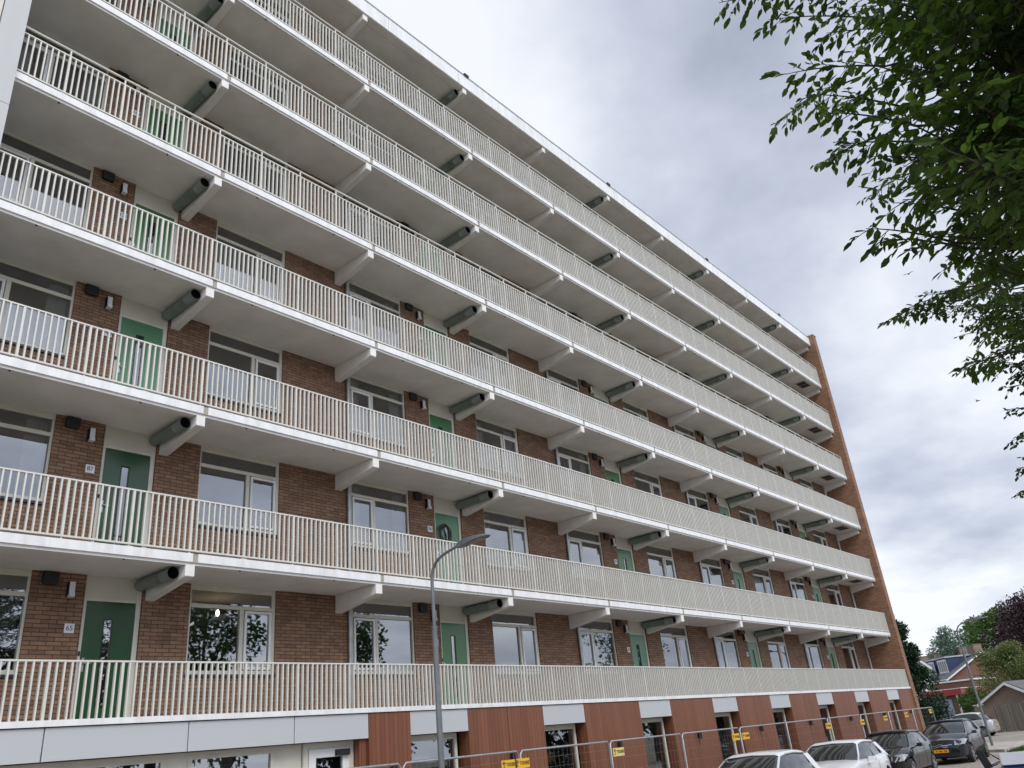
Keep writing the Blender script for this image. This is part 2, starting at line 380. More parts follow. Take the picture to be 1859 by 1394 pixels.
# ------------------------------------------------------------------ ground
tag(MB().add([(-400, -400, -.03), (900, -400, -.03), (900, 600, -.03), (-400, 600, -.03)], [(0, 1, 2, 3)]).build('ground', M['soil']), kind='structure')
tag(MB().add([(-60, -9.6, .0), (150, -9.6, .0), (150, -2.0, .0), (-60, -2.0, .0)], [(0, 1, 2, 3)]).build('road', M['road']), kind='structure')
tag(MB().add([(42.2, -2.0, .004), (59, -2.0, .004), (59, 60, .004), (42.2, 60, .004)], [(0, 1, 2, 3)]).build('side_road', M['road']), kind='structure')
pv = MB().box(-60, 41.6, -1.9, 1.3, -.02, .10).box(59.5, 150, -2.0, .7, -.02, .10)
tag(pv.build('pavement', M['pave']), kind='structure')
tag(MB().prism([(34.6, -4.3), (41.9, -4.9), (41.9, -1.9), (36.0, -1.9)], 'z', -.02, .11).build('lamp_island', M['pave']), kind='structure')
tag(MB().box(-60, 41.7, -2.04, -1.9, -.02, .115).build('kerb', M['kerb'], bevel=.01), kind='structure')
tag(MB().box(-60, 150, -24, -9.6, -.02, .10).build('footpath_bounce_paving', M['pave']), kind='structure')  # far footpath, widened with unseen pale paving to bounce light onto the soffits

# ------------------------------------------------------------------ the apartment building
P8 = 8.4767; BAY = P8 / 2
def SZ(L): return 5.475 + 2.8 * (L - 2)
WY = 1.37; XL = -9.0; XR = 38.14; XT = -4.16
B = empty('apartment_building', (17, 5, 0), 'long seven-gallery brick apartment block with white slab edges and cream balustrades', 'building')
OFF = Vector((-17, -5, 0))
def part(mb, name, mats, parent=None, **k):
    o = mb.build(name, mats, parent or B, **k)
    if (parent or B) is B: o.location = OFF
    return o
def piers():
    r = []
    for k in range(-1, 5):
        o = P8 * k
        r += [(2.57 + o, 4.48 + o), (6.38 + o, 7.25 + o), (8.265 + o, 9.167 + o)]
    return r
for L in range(1, 8):
    z0 = SZ(L) + (.19 if L > 1 else .26); z1 = SZ(L + 1)
    mb = MB()
    for a, b in piers():
        a = max(a, XL); b = min(b, XR)
        if b - a > .05: mb.box(a, b, WY, WY + .22, z0, z1)
    for k in range(-1, 5):
        for a, b in ((.69, 2.57), (4.48, 6.38)):
            if a + P8 * k < XR - 1 and b + P8 * k > XL:
                mb.box(a + P8 * k, min(b + P8 * k, XR), WY, WY + .2195, z0, z1 - 1.70)
    part(mb, 'brick_wall', M['brick'])
    # rooms: party walls and back wall
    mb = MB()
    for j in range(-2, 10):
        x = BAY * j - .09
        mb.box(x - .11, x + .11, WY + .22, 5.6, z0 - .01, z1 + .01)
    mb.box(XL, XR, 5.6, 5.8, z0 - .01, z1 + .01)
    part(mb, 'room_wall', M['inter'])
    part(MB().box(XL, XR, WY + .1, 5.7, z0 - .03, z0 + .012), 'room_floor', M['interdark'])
# rear mass + roof
part(MB().box(XL, XR, 5.8, 12.0, 0, 22.3).box(-30, XL, 1.0, 12.0, 0, 22.3), 'rear_wall', M['brick'])
for L in range(2, 8):
    s = SZ(L)
    slab = part(MB().box(XL, XR, .006, 5.9, s, s + .172), 'gallery_slab', M['soffit'])
    mb = MB()
    for j in range(-2, 10):
        x1 = BAY * j - .012; x0 = BAY * (j - 1) + .046 - .012
        x0 = max(x0, XT - .3); x1 = min(x1, XR - .01) if j < 9 else XR - .01
        if x1 <= x0: continue
        x1 -= .05
        part(MB().box(x0, x1, -.030, .0045, s + .035, s + .187), 'slab_fascia', M['fascia'], slab, bevel=.004)
        mb.box(x0, x1 + .09, .0055, .022, s - .012, s - .002)
        if j < 9: part(MB().box(x1, x1 + .046 + .05, -.018, .0045, s + .03, s + .18), 'fascia_joint', M['joint'], slab)
    part(MB().box(XT - .3, XR - .01, .0055, .022, s - .012, s - .002), 'drip_edge', M['fascia'], slab)
    if L < 8:
        for k in range(13):
            x = -3.35 + 2.119 * k
            part(MB().tube([(x, .03, s), (x, .03, s - .03)], .018, 8), 'drain_outlet', M['dark'], slab)
    gt = part(MB().box(XL, XR, .01, WY, s + .176, s + .186), 'gallery_floor', M['slabtop'], slab)
# roof
RZ = 22.25
roof = part(MB().box(XL, XR, .25, 12, RZ, RZ + .35), 'roof_slab', M['soffit'])
part(MB().box(XL, XR, -.02, .235, RZ + .012, RZ + .03), 'roof_edge_soffit', M['soffit'], roof)
mb = MB()
x = 8.06 - 3.06 * 5
while x < XR:
    if x + 3.06 > XL: part(MB().box(max(x + .008, XL), min(x + 3.06, XR - .01), -.045, -.02, RZ + .03, RZ + .545), 'roof_fascia', M['fascia'], roof)
    x += 3.068
part(MB().box(XL, XR - .01, -.058, .3, RZ + .549, RZ + .575), 'roof_capping', M['roofmetal'], roof)
part(MB().tube([(XL, -.03, RZ + .62), (XR, -.03, RZ + .62)], .011, 6), 'lightning_conductor', M['dark'], roof)
for k in range(0, 5):
    xx = P8 * k
    part(MB().box(xx - .10, xx + .10, -.09, .02, RZ + .56, RZ + .66), 'conductor_clamp', M['dark'], roof)
# beams, ducts
def beam_mb(x1, L, y0=0.0):
    s = SZ(L) if L < 8 else RZ
    return MB().prism([(y0 - .002, s - .004), (y0 - .002, s - .205), (y0 + .03, s - .215), (WY - .001, s - .385), (WY - .001, s - .004)], 'x', x1 - .175, x1)
for L in range(2, 9):
    for j in range(-1, 10):
        if j == 9:
            part(beam_mb(XR + .03, L, .14), 'support_beam', M['beam'], bevel=.008)
        else:
            part(beam_mb(BAY * j, L), 'support_beam', M['beam'], bevel=.01)
        if j % 2 == 0 and j < 9:
            s = SZ(L) if L < 8 else RZ
            c = (BAY * j - .285, s - .122)
            r0 = .104
            mb = MB()
            ys = [.20, .5, .505, .52, .525, .9, WY - .002]; rr = [r0, r0, r0 + .006, r0 + .006, r0, r0, r0]
            mb.tube([(c[0], y, c[1]) for y in ys], rr, 20, 0, caps=False)
            mb.tube([(c[0], .20, c[1]), (c[0], .204, c[1])], [r0 + .004, r0 + .004], 20, 0, caps=False)
            d = part(mb, 'ventilation_duct', M['duct'], fix=False)
            part(MB().tube([(c[0], .206, c[1]), (c[0], .21, c[1])], r0 - .008, 20), 'duct_opening', M['void'], d)
            part(MB().box(c[0] - .012, c[0] + .012, .56, .575, c[1], s).box(c[0] - .03, c[0] + .03, .555, .58, s - .02, s), 'duct_hanger', M['duct'], d)
# hatch in the soffit of the last bay
for L in range(2, 8):
    s = SZ(L)
    h = part(MB().box(35.95, 37.1, .16, .80, s - .03, s - .003), 'ceiling_hatch', M['lightgrey'])
    part(MB().box(36.06, 36.5, .24, .72, s - .036, s - .031).box(36.56, 37.0, .24, .72, s - .036, s - .031), 'hatch_grille', M['dark'], h)
# balustrades
def railing(L):
    s = SZ(L) if L > 1 else SZ(1) - .005
    y = .0 if L > 1 else -.225
    zt = s + 1.17; zb = s + (.25 if L > 1 else .355)
    xe = XR - .03
    r = part(MB().box(XT - .2, xe, y - .0245, y + .0245, zt - .026, zt), 'railing', M['rail'])
    part(MB().box(XT - .2, xe, y - .026, y + .026, zb - .028, zb), 'bottom_rail', M['rail'], r)
    nb = 0
    x = .931 - 1.0595 * 5
    k = 0; far = MB()
    post0 = None
    while x < xe:
        mb = MB()
        for i in range(1, 10):
            xx = x + 1.0595 * i / 10
            if XT - .2 < xx < xe: mb.box(xx - .0125, xx + .0125, y - .0235, y + .0235, zb, zt - .028)
        if mb.v: 
            part(mb, 'baluster_panel', M['rail'], r)
        top = zt - .028 if L < 5 else s + 1.30
        pm = far if k > 14 else MB()
        if x > XT:
            pm.box(x - .02, x + .02, y - .0245, y + .0245, zb, zt - .029)
            if L > 1: pm.box(x - .012, x + .012, y - .01, y + .01, s + .187, zb); 
            if L > 1 and k % 2 == 1: pm.box(x - .06, x + .06, y - .028, y + .06, s + .1875, s + .197)
            if L >= 5: pm.box(x - .014, x + .014, y - .014, y + .014, zt, top)
        if k <= 14 and pm.v: part(pm, 'post', M['rail'], r)
        x += 1.0595; k += 1
    tag(part(far, 'post', M['rail'], r), kind='stuff')
    if L >= 5:
        part(MB().tube([(XT - .2, y, s + 1.318), (xe, y, s + 1.318)], .024, 10), 'handrail', M['rail'], r)
for L in range(1, 8): railing(L)

# windows ----------------------------------------------------------------
def wframe(mb, x0, x1, z0, z1, t, y0, y1):
    mb.box(x0, x1, y0, y1, z1 - t, z1); mb.box(x0, x1, y0, y1, z0, z0 + t)
    mb.box(x0, x0 + t, y0, y1, z0 + t, z1 - t); mb.box(x1 - t, x1, y0, y1, z0 + t, z1 - t)
def window(x0, W, zc, mirror, L, k, side):
    rnd = random.Random(L * 1009 + k * 31 + side * 7)
    fx = (lambda a: x0 + a) if not mirror else (lambda a: x0 + W - a)
    def bx(mb, a, b, y0, y1, z0, z1): mb.box(min(fx(a), fx(b)), max(fx(a), fx(b)), y0, y1, z0, z1)
    ya, yb = WY + .03, WY + .10
    zb = zc - 1.64
    mb = MB()
    bx(mb, 0, .045, ya, yb, zb, zc - .002); bx(mb, W - .075, W, ya, yb, zb, zc - .002)
    bx(mb, .045, W - .075, ya, yb, zc - .105, zc - .002)          # head
    bx(mb, .045, W - .075, ya, yb, zc - .43, zc - .355)           # transom
    bx(mb, .045, W - .075, ya, yb, zb, zb + .07)                  # bottom
    bx(mb, 1.085, 1.165, ya, yb, zb + .07, zc - .43)              # mullion
    f = part(mb, 'window', M['frame'], bevel=.004)
    # opening casement
    c0, c1 = 1.185, W - .09
    mb = MB()
    wx0, wx1 = sorted((fx(c0), fx(c1)))
    wframe(mb, wx0, wx1, zb + .085, zc - .445, .05, ya - .02, yb - .02)
    cas = part(mb, 'casement', M['framew'], f, bevel=.004)
    gp = MB()
    for a, b, zz0, zz1, yy in ((.045, W - .075, zc - .355, zc - .105, WY + .075), (.045, 1.085, zb + .07, zc - .43, WY + .075), (c0 + .05, c1 - .05, zb + .135, zc - .495, WY + .05)):
        A, Bx = sorted((fx(a), fx(b)))
        gp.add([(A, yy, zz0), (Bx, yy, zz0), (Bx, yy, zz1), (A, yy, zz1)], [(0, 1, 2, 3)])
    part(gp, 'pane', M['glass'], f, fix=False)
    sm = MB(); sm.box(min(fx(-.01), fx(W + .01)), max(fx(-.01), fx(W + .01)), WY - .035, WY + .04, zb - .05, zb - .004)
    part(sm, 'window_sill', M['sill'], f)
    # what hangs behind the glass
    t = rnd.random(); yc = WY + .20
    pale = (L in (3, 5) or t < .35)
    mb = MB()
    if (L, k, side) in ((1, 0, 0), (1, 1, 0), (1, 2, 0), (2, 0, 0)): return f
    if (L, k, side) == (1, 0, 1):
        a, b = sorted((fx(.05), fx(1.08)))
        part(MB().box(a, b, yc - .1, yc - .097, zb + .07, zb + .62), 'frosted_film', M['film'], f); return f
    if t < .27:                                    # net curtain over the lower part or all
        h = rnd.choice((.62, .75, 1.15))
        n = 26; v = []; q = []
        for i in range(n + 1):
            xx = fx(.05 + (W - .12) * i / n); yy = yc + .018 * math.sin(i * 2.1)
            v += [(xx, yy, zb + .06), (xx, yy, zb + .06 + h)]
        for i in range(n): q.append((2 * i, 2 * i + 2, 2 * i + 3, 2 * i + 1))
        mb.add(v, q, 0, True); part(mb, 'curtain', M['curtain'], f, fix=False)
    elif t < .40:                                  # blind let down part of the way
        h = rnd.choice((.45, .7, 1.1, 1.3))
        a, b = sorted((fx(.06), fx(1.08))); mb.box(a, b, yc - .01, yc, zc - .44 - h, zc - .42)
        if rnd.random() < .5:
            a, b = sorted((fx(1.2), fx(W - .1))); mb.box(a, b, yc - .01, yc, zc - .44 - h * .8, zc - .42)
        part(mb, 'roller_blind', M['blind'], f)
    elif t < .66:                                  # side curtains
        v = []; q = []
        for s0 in (0.06, W - .45):
            o = len(v); n = 10
            for i in range(n + 1):
                xx = fx(s0 + .36 * i / n); yy = yc + .03 * math.sin(i * 2.4)
                v += [(xx, yy, zb - .3), (xx, yy, zc - .12)]
            for i in range(n): q.append((o + 2 * i, o + 2 * i + 2, o + 2 * i + 3, o + 2 * i + 1))
        mb.add(v, q, 0, True); part(mb, 'curtain', M['curtain'], f, fix=False)
    return f
WIN = {}
for L in range(1, 8):
    zc = SZ(L + 1) if L < 7 else RZ
    for k in range(-1, 5):
        if .69 + P8 * k > -6: WIN[(L, k, 0)] = window(.69 + P8 * k, 1.88, zc, False, L, k, 0)
        if 4.50 + P8 * k > -6 and 6.38 + P8 * k < XR: WIN[(L, k, 1)] = window(4.50 + P8 * k, 1.88, zc, True, L, k, 1)

# doors -------------------------------------------------------------------
def door(x0, L, k):
    zc = SZ(L + 1) if L < 7 else RZ
    z0 = SZ(L) + (.19 if L > 1 else .26)
    x1 = x0 + 1.0
    ya, yb = WY + .035, WY + .11
    f = part(MB().box(x0, x0 + .055, ya, yb, z0, zc - .002).box(x1 - .085, x1, ya, yb, z0, zc - .002).box(x0 + .055, x1 - .085, ya, yb, zc - .43, zc - .38), 'door_frame', M['frame'], bevel=.004)
    part(MB().box(x0 + .055, x1 - .085, ya + .012, yb - .01, zc - .38, zc - .002), 'transom_panel', M['trans'], f)
    zt = zc - .435; a, b = x0 + .06, x1 - .09
    sx0, sx1 = a + .335, a + .47; s0, s1 = z0 + .38, zt - .30
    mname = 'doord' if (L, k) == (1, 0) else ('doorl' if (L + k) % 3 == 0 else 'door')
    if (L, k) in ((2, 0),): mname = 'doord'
    mb = MB(); y0, y1 = ya + .02, yb - .015
    mb.box(a, sx0, y0, y1, z0 + .02, zt).box(sx1, b, y0, y1, z0 + .02, zt).box(sx0, sx1, y0, y1, z0 + .02, s0).box(sx0, sx1, y0, y1, s1, zt)
    lf = part(mb, 'door_leaf', M[mname], f)
    part(MB().add([(sx0, ya + .035, s0), (sx1, ya + .035, s0), (sx1, ya + .035, s1), (sx0, ya + .035, s1)], [(0, 1, 2, 3)]), 'slot_window', M['glass'], f, fix=False)
    fm = MB(); t = .012
    fm.box(sx0 - t, sx0, y0 - .008, y0 - .001, s0, s1).box(sx1, sx1 + t, y0 - .008, y0 - .001, s0, s1).box(sx0 - t, sx1 + t, y0 - .008, y0 - .001, s1, s1 + t)
    part(fm, 'slot_trim', M['dark'], f)
    part(MB().box(a + .03, a + .07, y0 - .012, y0 - .001, z0 + .95, z0 + 1.17).tube([(a + .05, y0 - .012, z0 + 1.08), (a + .05, y0 - .05, z0 + 1.08), (a + .17, y0 - .05, z0 + 1.08)], .011, 8), 'door_handle', M['alloy'], f)
    part(MB().box(x0 + .01, x0 + .045, ya - .012, ya - .001, z0 + 1.2, z0 + 1.27), 'door_bell', M['dark'], f)
    return f
def plate(xc, L, k):
    zc = SZ(L + 1) if L < 7 else RZ
    p = part(MB().box(xc - .08, xc + .08, WY - .014, WY - .002, zc - .99, zc - .835), 'house_number_plate', M['plate'], bevel=.003)
    s = str(65 + 22 * (L - 1) - k)
    text(s, .115, M['ink'], p, (xc, WY - .018, zc - .912), (R(90), 0, 0), 'house_number')
    return p
def gallerylamp(x, L):
    zc = SZ(L + 1) if L < 7 else RZ
    z1 = zc - .165; z0 = zc - .42
    d = part(MB().box(x - .02, x + .085, WY - .028, WY - .001, z0 + .01, z1 + .01).box(x, x + .07, WY - .10, WY - .028, z0 + .08, z1 - .004), 'gallery_lamp', M['dark'])
    pts = [(WY - .03, z0), (WY - .145, z0 + .002), (WY - .13, z0 + .05), (WY - .112, z0 + .10), (WY - .108, z1), (WY - .09, z1), (WY - .09, z0 + .05), (WY - .05, z0 + .03)]
    part(MB().prism(pts, 'x', x - .008, x + .078), 'lamp_shade', M['plate'], d)
for L in range(1, 8):
    zc = SZ(L + 1) if L < 7 else RZ
    for k in range(0, 5):
        o = P8 * k
        door(-1.22 + o, L, k); plate(-1.415 + o, L, k); gallerylamp(-1.52 + o, L)
        part(MB().prism([(-1.945 + o, zc - .02), (-1.945 + o, zc - .20), (-1.92 + o, zc - .225), (-1.725 + o, zc - .225), (-1.70 + o, zc - .20), (-1.70 + o, zc - .02)], 'y', WY - .075, WY - .001), 'air_vent', M['dark'], bevel=.01)
    for k in range(-1, 5):
        x = 4.425 + P8 * k
        if k == 4: x = XR - .12
        z0 = SZ(L) + (.19 if L > 1 else .26)
        part(MB().tube([(x, WY - .055, z0), (x, WY - .055, zc)], .045, 12), 'downpipe', M['steel'] if k < 4 else M['lightgrey'])

# stair tower at the left edge
tw = part(MB().box(-4.56, XT - .0, -.16, WY + .1, 0, 22.3), 'stair_tower', M['tower'])
for zz in (10.2, 13.13, 16.5): part(MB().box(-4.565, XT + .002, -.1605, -.1602, zz, zz + .01), 'panel_joint', M['dark'], tw)
for z in range(0, 8):
    zz = .2 + 2.8 * z
    fr = MB(); wframe(fr, -8.0, -4.575, zz, zz + 2.78, .09, -.14, -.03); fr.box(-6.35, -6.27, -.14, -.03, zz + .09, zz + 2.69)
    f = part(fr, 'stair_window', M['frame'], tw)
    part(MB().add([(-7.91, -.08, zz + .09), (-4.665, -.08, zz + .09), (-4.665, -.08, zz + 2.69), (-7.91, -.08, zz + 2.69)], [(0, 1, 2, 3)]), 'stair_glazing', M['glass'], tw, fix=False)
part(MB().box(-9.5, -8.01, -.16, WY, 0, 22.3), 'tower_pier', M['tower'], tw)

# end wall
ew = part(MB().box(XR + .002, 38.62, -.31, 12.1, 0, 22.93), 'end_wall', M['brick_end'])
part(MB().box(XR - .01, 38.66, -.35, 12.15, 22.935, 22.99), 'wall_coping', M['lightgrey'], ew)

# ground floor -------------------------------------------------------------
GY = -.225
part(MB().box(XT, XR + .05, GY - .045, GY + .05, 2.94, 3.025), 'ledge', M['fascia'])
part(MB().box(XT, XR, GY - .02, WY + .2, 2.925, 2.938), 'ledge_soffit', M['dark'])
part(MB().box(XL, XR, GY + .06, WY + .2, 2.7, 2.92), 'lower_slab', M['soffit'])
part(MB().box(XL, XR, GY + .051, WY, 2.9385, 2.946), 'lower_gallery_floor', M['slabtop'])
GW = 1.665
wins = [4.67 + BAY * k for k in range(8)]
for i, x in enumerate(wins):
    part(MB().box(x + .004, x + GW - .004, GY - .012, GY + .02, 2.49, 2.932), 'spandrel_panel', M['panel'], bevel=.003)
for a, b in ((-4.1, -2.2), (-2.19, -.05), (-.04, 1.93), (1.94, 3.60)):
    part(MB().box(a + .006, b - .002, GY - .012, GY + .02, 2.49, 2.932), 'spandrel_panel', M['panel'], bevel=.003)
clad = [(3.61, 4.665)] + [(wins[i] + GW + .004, wins[i + 1] - .004) for i in range(7)] + [(wins[7] + GW + .004, XR - .004)]
for i, (a, b) in enumerate(clad):
    mb = MB()
    if i in (1, 3, 5):
        mid = (a + b) / 2 - .01; mb.box(a, mid - .006, GY - .02, GY + .30, .09, 2.93).box(mid + .006, b, GY - .02, GY + .3, .09, 2.93)
    else: mb.box(a, b, GY - .02, GY + .30, .09, 2.93)
    c = part(mb, 'timber_cladding', M['wood'])
    xm = (a + b) / 2 + (0 if i else .02)
    wl = part(MB().tube([(xm, GY - .10, 1.80), (xm, GY - .10, 2.0)], .052, 14).box(xm - .03, xm + .03, GY - .05, GY - .0205, 1.84, 1.96), 'wall_light', M['dark'])
def gwin(x0, x1, dr=False):
    ya, yb = GY + .24, GY + .31
    fr = MB(); wframe(fr, x0, x1, .12, 2.485, .075, ya, yb)
    fr.box(x0 + .075, x1 - .075, ya, yb, 2.37, 2.41)
    f = part(fr, 'ground_floor_window', M['frame'], bevel=.004)
    part(MB().add([(x0 + .075, ya + .04, .19), (x1 - .075, ya + .04, .19), (x1 - .075, ya + .04, 2.37), (x0 + .075, ya + .04, 2.37)], [(0, 1, 2, 3)]), 'pane', M['glass'], f, fix=False)
    return f
for i, x in enumerate(wins): gwin(x, x + GW - .12)
gwin(-3.9, -.25); gwin(.12, 1.72)
for a, b in ((-.25, .12), (1.72, 2.28)): part(MB().box(a, b, GY + .26, GY + .3, .12, 2.485), 'panel_infill', M['frame'])
fr = MB(); wframe(fr, 2.3, 3.42, .12, 2.485, .10, GY + .22, GY + .30)
gd = part(fr, 'entrance_door', M['frame'])
fr = MB(); wframe(fr, 2.41, 3.31, .2, 2.38, .15, GY + .205, GY + .26); part(fr, 'door_leaf', M['framew'], gd)
part(MB().add([(2.56, GY + .24, .35), (3.16, GY + .24, .35), (3.16, GY + .24, 2.23), (2.56, GY + .24, 2.23)], [(0, 1, 2, 3)]), 'door_glass', M['glass'], gd, fix=False)
part(MB().box(2.98, 3.28, GY + .14, GY + .204, 2.24, 2.35), 'door_closer', M['dark'], gd)
part(MB().box(3.43, 3.6, GY + .05, GY + .3, .1, 2.485), 'timber_cladding', M['wood'])
# ground floor interior
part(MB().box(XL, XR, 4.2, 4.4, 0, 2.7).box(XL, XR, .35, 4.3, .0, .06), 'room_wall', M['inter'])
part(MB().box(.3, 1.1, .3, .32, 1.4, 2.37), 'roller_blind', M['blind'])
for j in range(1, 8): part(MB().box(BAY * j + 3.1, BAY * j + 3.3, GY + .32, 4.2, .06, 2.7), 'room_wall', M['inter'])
# lit pendant behind a first-gallery window
pl = empty('pendant_lamp', (1.866, 2.4, SZ(2) - .317), 'small glowing pendant bulb hanging in the room behind the lowest gallery window near the left', 'lamp')
MB().tube([(0, 0, .06), (0, 0, .30)], .004, 6).build('cord', M['dark'], pl)
mb = MB(); mb.tube([(0, 0, -.06), (0, 0, -.05), (0, 0, -.02), (0, 0, .02), (0, 0, .05), (0, 0, .065)], [.004, .02, .034, .034, .02, .01], 14); mb.build('bulb', emitmat('warm_bulb', (1, .68, .32), 14), pl)

# wreath on the door, potted plants on a gallery
_r = ray(808, 969); _q = CAM + _r * ((WY - .02 - CAM.y) / _r.y)
wr = empty('door_wreath', _q, 'dark round twig wreath hanging on the pale green door right of number 86', 'wreath')
mb = MB()
for j in range(5):
    rr = .15 + .02 * j; ph = j * 1.3
    mb.tube([(rr * math.cos(t * .1309) , -.008 * math.sin(t * .9 + ph) - .01 * (j % 2), rr * math.sin(t * .1309) * 1.12 + .01 * math.sin(t * .7 + ph)) for t in range(49)], .010, 6)
mb.build('twig_ring', M['bark'], wr)

# ------------------------------------------------------------------ trees
def leafquad(mb, p, d, n, s, detail):
    d = d.normalized(); sd_ = d.cross(n)
    if sd_.length < 1e-3: sd_ = d.cross(Vector((.3, .9, .1)))
    sd_.normalize(); nn = sd_.cross(d)
    if detail:
        a = p; v = [a, a + d * s * .3 + sd_ * s * .22 + nn * .03 * s, a + d * s * .68 + sd_ * s * .2, a + d * s - nn * s * .12, a + d * s * .68 - sd_ * s * .2, a + d * s * .3 - sd_ * s * .22 + nn * .03 * s, a + d * s * .5 - nn * s * .06]
        mb.add(v, [(0, 1, 6), (1, 2, 6), (2, 3, 6), (3, 4, 6), (4, 5, 6), (5, 0, 6)])
    else:
        mb.add([p, p + d * s * .5 + sd_ * s * .3, p + d * s, p + d * s * .5 - sd_ * s * .3], [(0, 1, 2, 3)])
def rv(r): return Vector((r.gauss(0, 1), r.gauss(0, 1), r.gauss(0, 1)))
def spray(lm, bmx, base, tip, r, leaf, n, detail=True, droop=.25, thick=.008, width=.5):
    # a leafy twig system from base to tip
    base = Vector(base); tip = Vector(tip); ln = (tip - base).length
    mid = (base + tip) / 2 + Vector((0, 0, ln * .10)); pts = []
    for i in range(9):
        t = i / 8; pts.append(base * (1 - t) ** 2 + mid * 2 * t * (1 - t) + tip * t * t)
    bmx.tube(pts, [thick * (1 - .75 * i / 8) for i in range(9)], 5, caps=False)
    ntw = max(5, int(ln / .085))
    for j in range(ntw):
        t = .25 + .75 * (j + r.random() * .6) / ntw
        i = min(7, int(t * 8)); p = pts[i].lerp(pts[i + 1], t * 8 - i)
        ax = (pts[i + 1] - pts[i]).normalized()
        sdv = ax.cross(Vector((0, 0, 1))).normalized() * (1 if j % 2 else -1)
        dr = (ax * .7 + sdv * r.uniform(.4, 1.1) + rv(r) * .25 - Vector((0, 0, droop * r.uniform(.3, 1.5)))).normalized()
        tl = ln * width * r.uniform(.3, .6) * (1.15 - t * .75) + leaf
        q = p + dr * tl - Vector((0, 0, tl * droop * .5))
        bmx.tube([p, p.lerp(q, .5) + Vector((0, 0, tl * .05)), q], [thick * .4, thick * .3, thick * .15], 4, caps=False)
        m_ = max(3, int(tl / leaf * n))
        for a in range(m_):
            tt = (a + .5) / m_; pp = p.lerp(q, tt)
            ld = (dr * .75 + rv(r) * .4 + Vector((0, 0, -.30)) + sdv * (.5 if a % 2 else -.5))
            nm = (Vector((0, 0, 1)) + rv(r) * .5)
            leafquad(lm, pp, ld, nm, leaf * r.uniform(.7, 1.2), detail)
        leafquad(lm, q, dr + Vector((0, 0, -.3)), Vector((0, 0, 1)) + rv(r) * .3, leaf, detail)

def neartree(name, base, trunk_h, tr, tips, leaf, n, lmat, label, seed, detail=True, wd=.5):
    r = random.Random(seed)
    root = empty(name, base, label, 'tree')
    b0 = Vector(base); wood = MB(); lv = MB()
    top = Vector((.15, .1, trunk_h))
    tp = [Vector((0, 0, -.1)), Vector((.03, -.02, trunk_h * .25)), Vector((-.05, .06, trunk_h * .5)), Vector((.05, .1, trunk_h * .75)), top]
    wood.tube(tp, [tr * 1.25, tr, tr * .8, tr * .55, tr * .3], 14)
    # main limbs: cluster the tips by height
    for tip, ln in tips:
        t = Vector(tip) - b0
        hz = max(trunk_h * .28, min(trunk_h * .95, t.z - r.uniform(.3, 1.6)))
        i = min(3, int(hz / trunk_h * 4)); o = tp[i].lerp(tp[i + 1], hz / trunk_h * 4 - i)
        d = t - o
        s = o + d * max(0, 1 - ln / max(d.length, .01))
        if d.length > ln:
            m2 = (o + s) / 2 + Vector((0, 0, .12 * d.length)) + rv(r) * .06
            pts = [o.lerp(m2, k / 3) .lerp(m2.lerp(s, k / 3), k / 3) for k in range(4)]
            wood.tube(pts, [.022 + .008 * d.length * .5, .02, .015, .011], 7, caps=False)
        else: s = o
        spray(lv, wood, s, t, r, leaf, n, detail, thick=.013, width=wd)
    wood.build('trunk', M['bark'], root, fix=False); lv.build('crown', lmat, root, fix=False)
    return root
def around(base, lo, hi, rad, n, seed, skip):
    # the rest of the crown, on the sides the view does not show
    q = random.Random(seed); r_ = []
    while len(r_) < n:
        a = q.uniform(0, 6.283); 
        if skip[0] < math.degrees(a) < skip[1]: continue
        d = q.uniform(rad * .45, rad)
        r_.append((Vector((base[0] + math.cos(a) * d, base[1] + math.sin(a) * d, q.uniform(lo, hi))), q.uniform(.8, 1.4)))
    return r_
# overhanging street tree at the right: tips and twig lengths
def edge(px, py, d, L_): return (at(px, py, d), L_)
rr = random.Random(11)
tips1 = [edge(*a) for a in ((1305, 5, 9, 1.0), (1350, -40, 9, 1.2), (1395, 36, 9, 1.2), (1440, -30, 8.5, 1.2), (1425, 135, 8.6, 1.0), (1500, 60, 8, 1.3), (1474, 172, 7.5, .9), (1500, 205, 7, .8),
                              (1540, 110, 7.2, 1.2), (1522, 264, 7.4, .9), (1570, 285, 7, .9), (1600, 200, 6.6, 1.2), (1640, 330, 6.6, 1.0), (1572, 415, 7, .75), (1606, 435, 6.8, .7), (1625, 368, 6.4, .9), (1690, 430, 6.6, .8),
                              (1740, 470, 6.6, .9), (1650, 120, 6, 1.2), (1700, 250, 5.6, 1.1))]
for i in range(380):
    px = rr.uniform(1600, 2250); py = rr.uniform(-420, 470)
    if px < 1600 + max(0, (py - 150)) * .45: continue
    tips1.append((at(px, py, rr.uniform(4.6, 9.5)), rr.uniform(.7, 1.4)))
tips1 += around((1.6, -14.6), 5.5, 10.5, 4.2, 110, 5, (85, 200))
tree_near = neartree('street_tree', (1.6, -14.6, .1), 9.5, .20, tips1, .118, 2.4, M['leafA'], 'broad leafed green tree hanging over the top right corner of the view', 3, wd=.34)
tips2 = [edge(*a) for a in ((1672, 537, 12.5, 1.3), (1700, 560, 12.5, 1.2), (1735, 520, 12, 1.3), (1755, 606, 12, 1.2), (1750, 662, 12, 1.1), (1790, 560, 12, 1.4), (1800, 640, 11.5, 1.4), (1820, 705, 12, .8), (1832, 745, 12, .7),
                              (1835, 800, 12, .7), (1845, 850, 12, .7), (1850, 893, 12, .8), (1860, 780, 11.5, 1.2), (1850, 610, 11, 1.2))]
for (a, b, c, d, n_) in ((1720, 1870, 520, 595, 20), (1805, 1890, 605, 680, 9), (1862, 1910, 700, 860, 8)):
    for i in range(n_): tips2.append((at(rr.uniform(a, b), rr.uniform(c, d), rr.uniform(11.3, 13.5)), rr.uniform(.8, 1.3)))
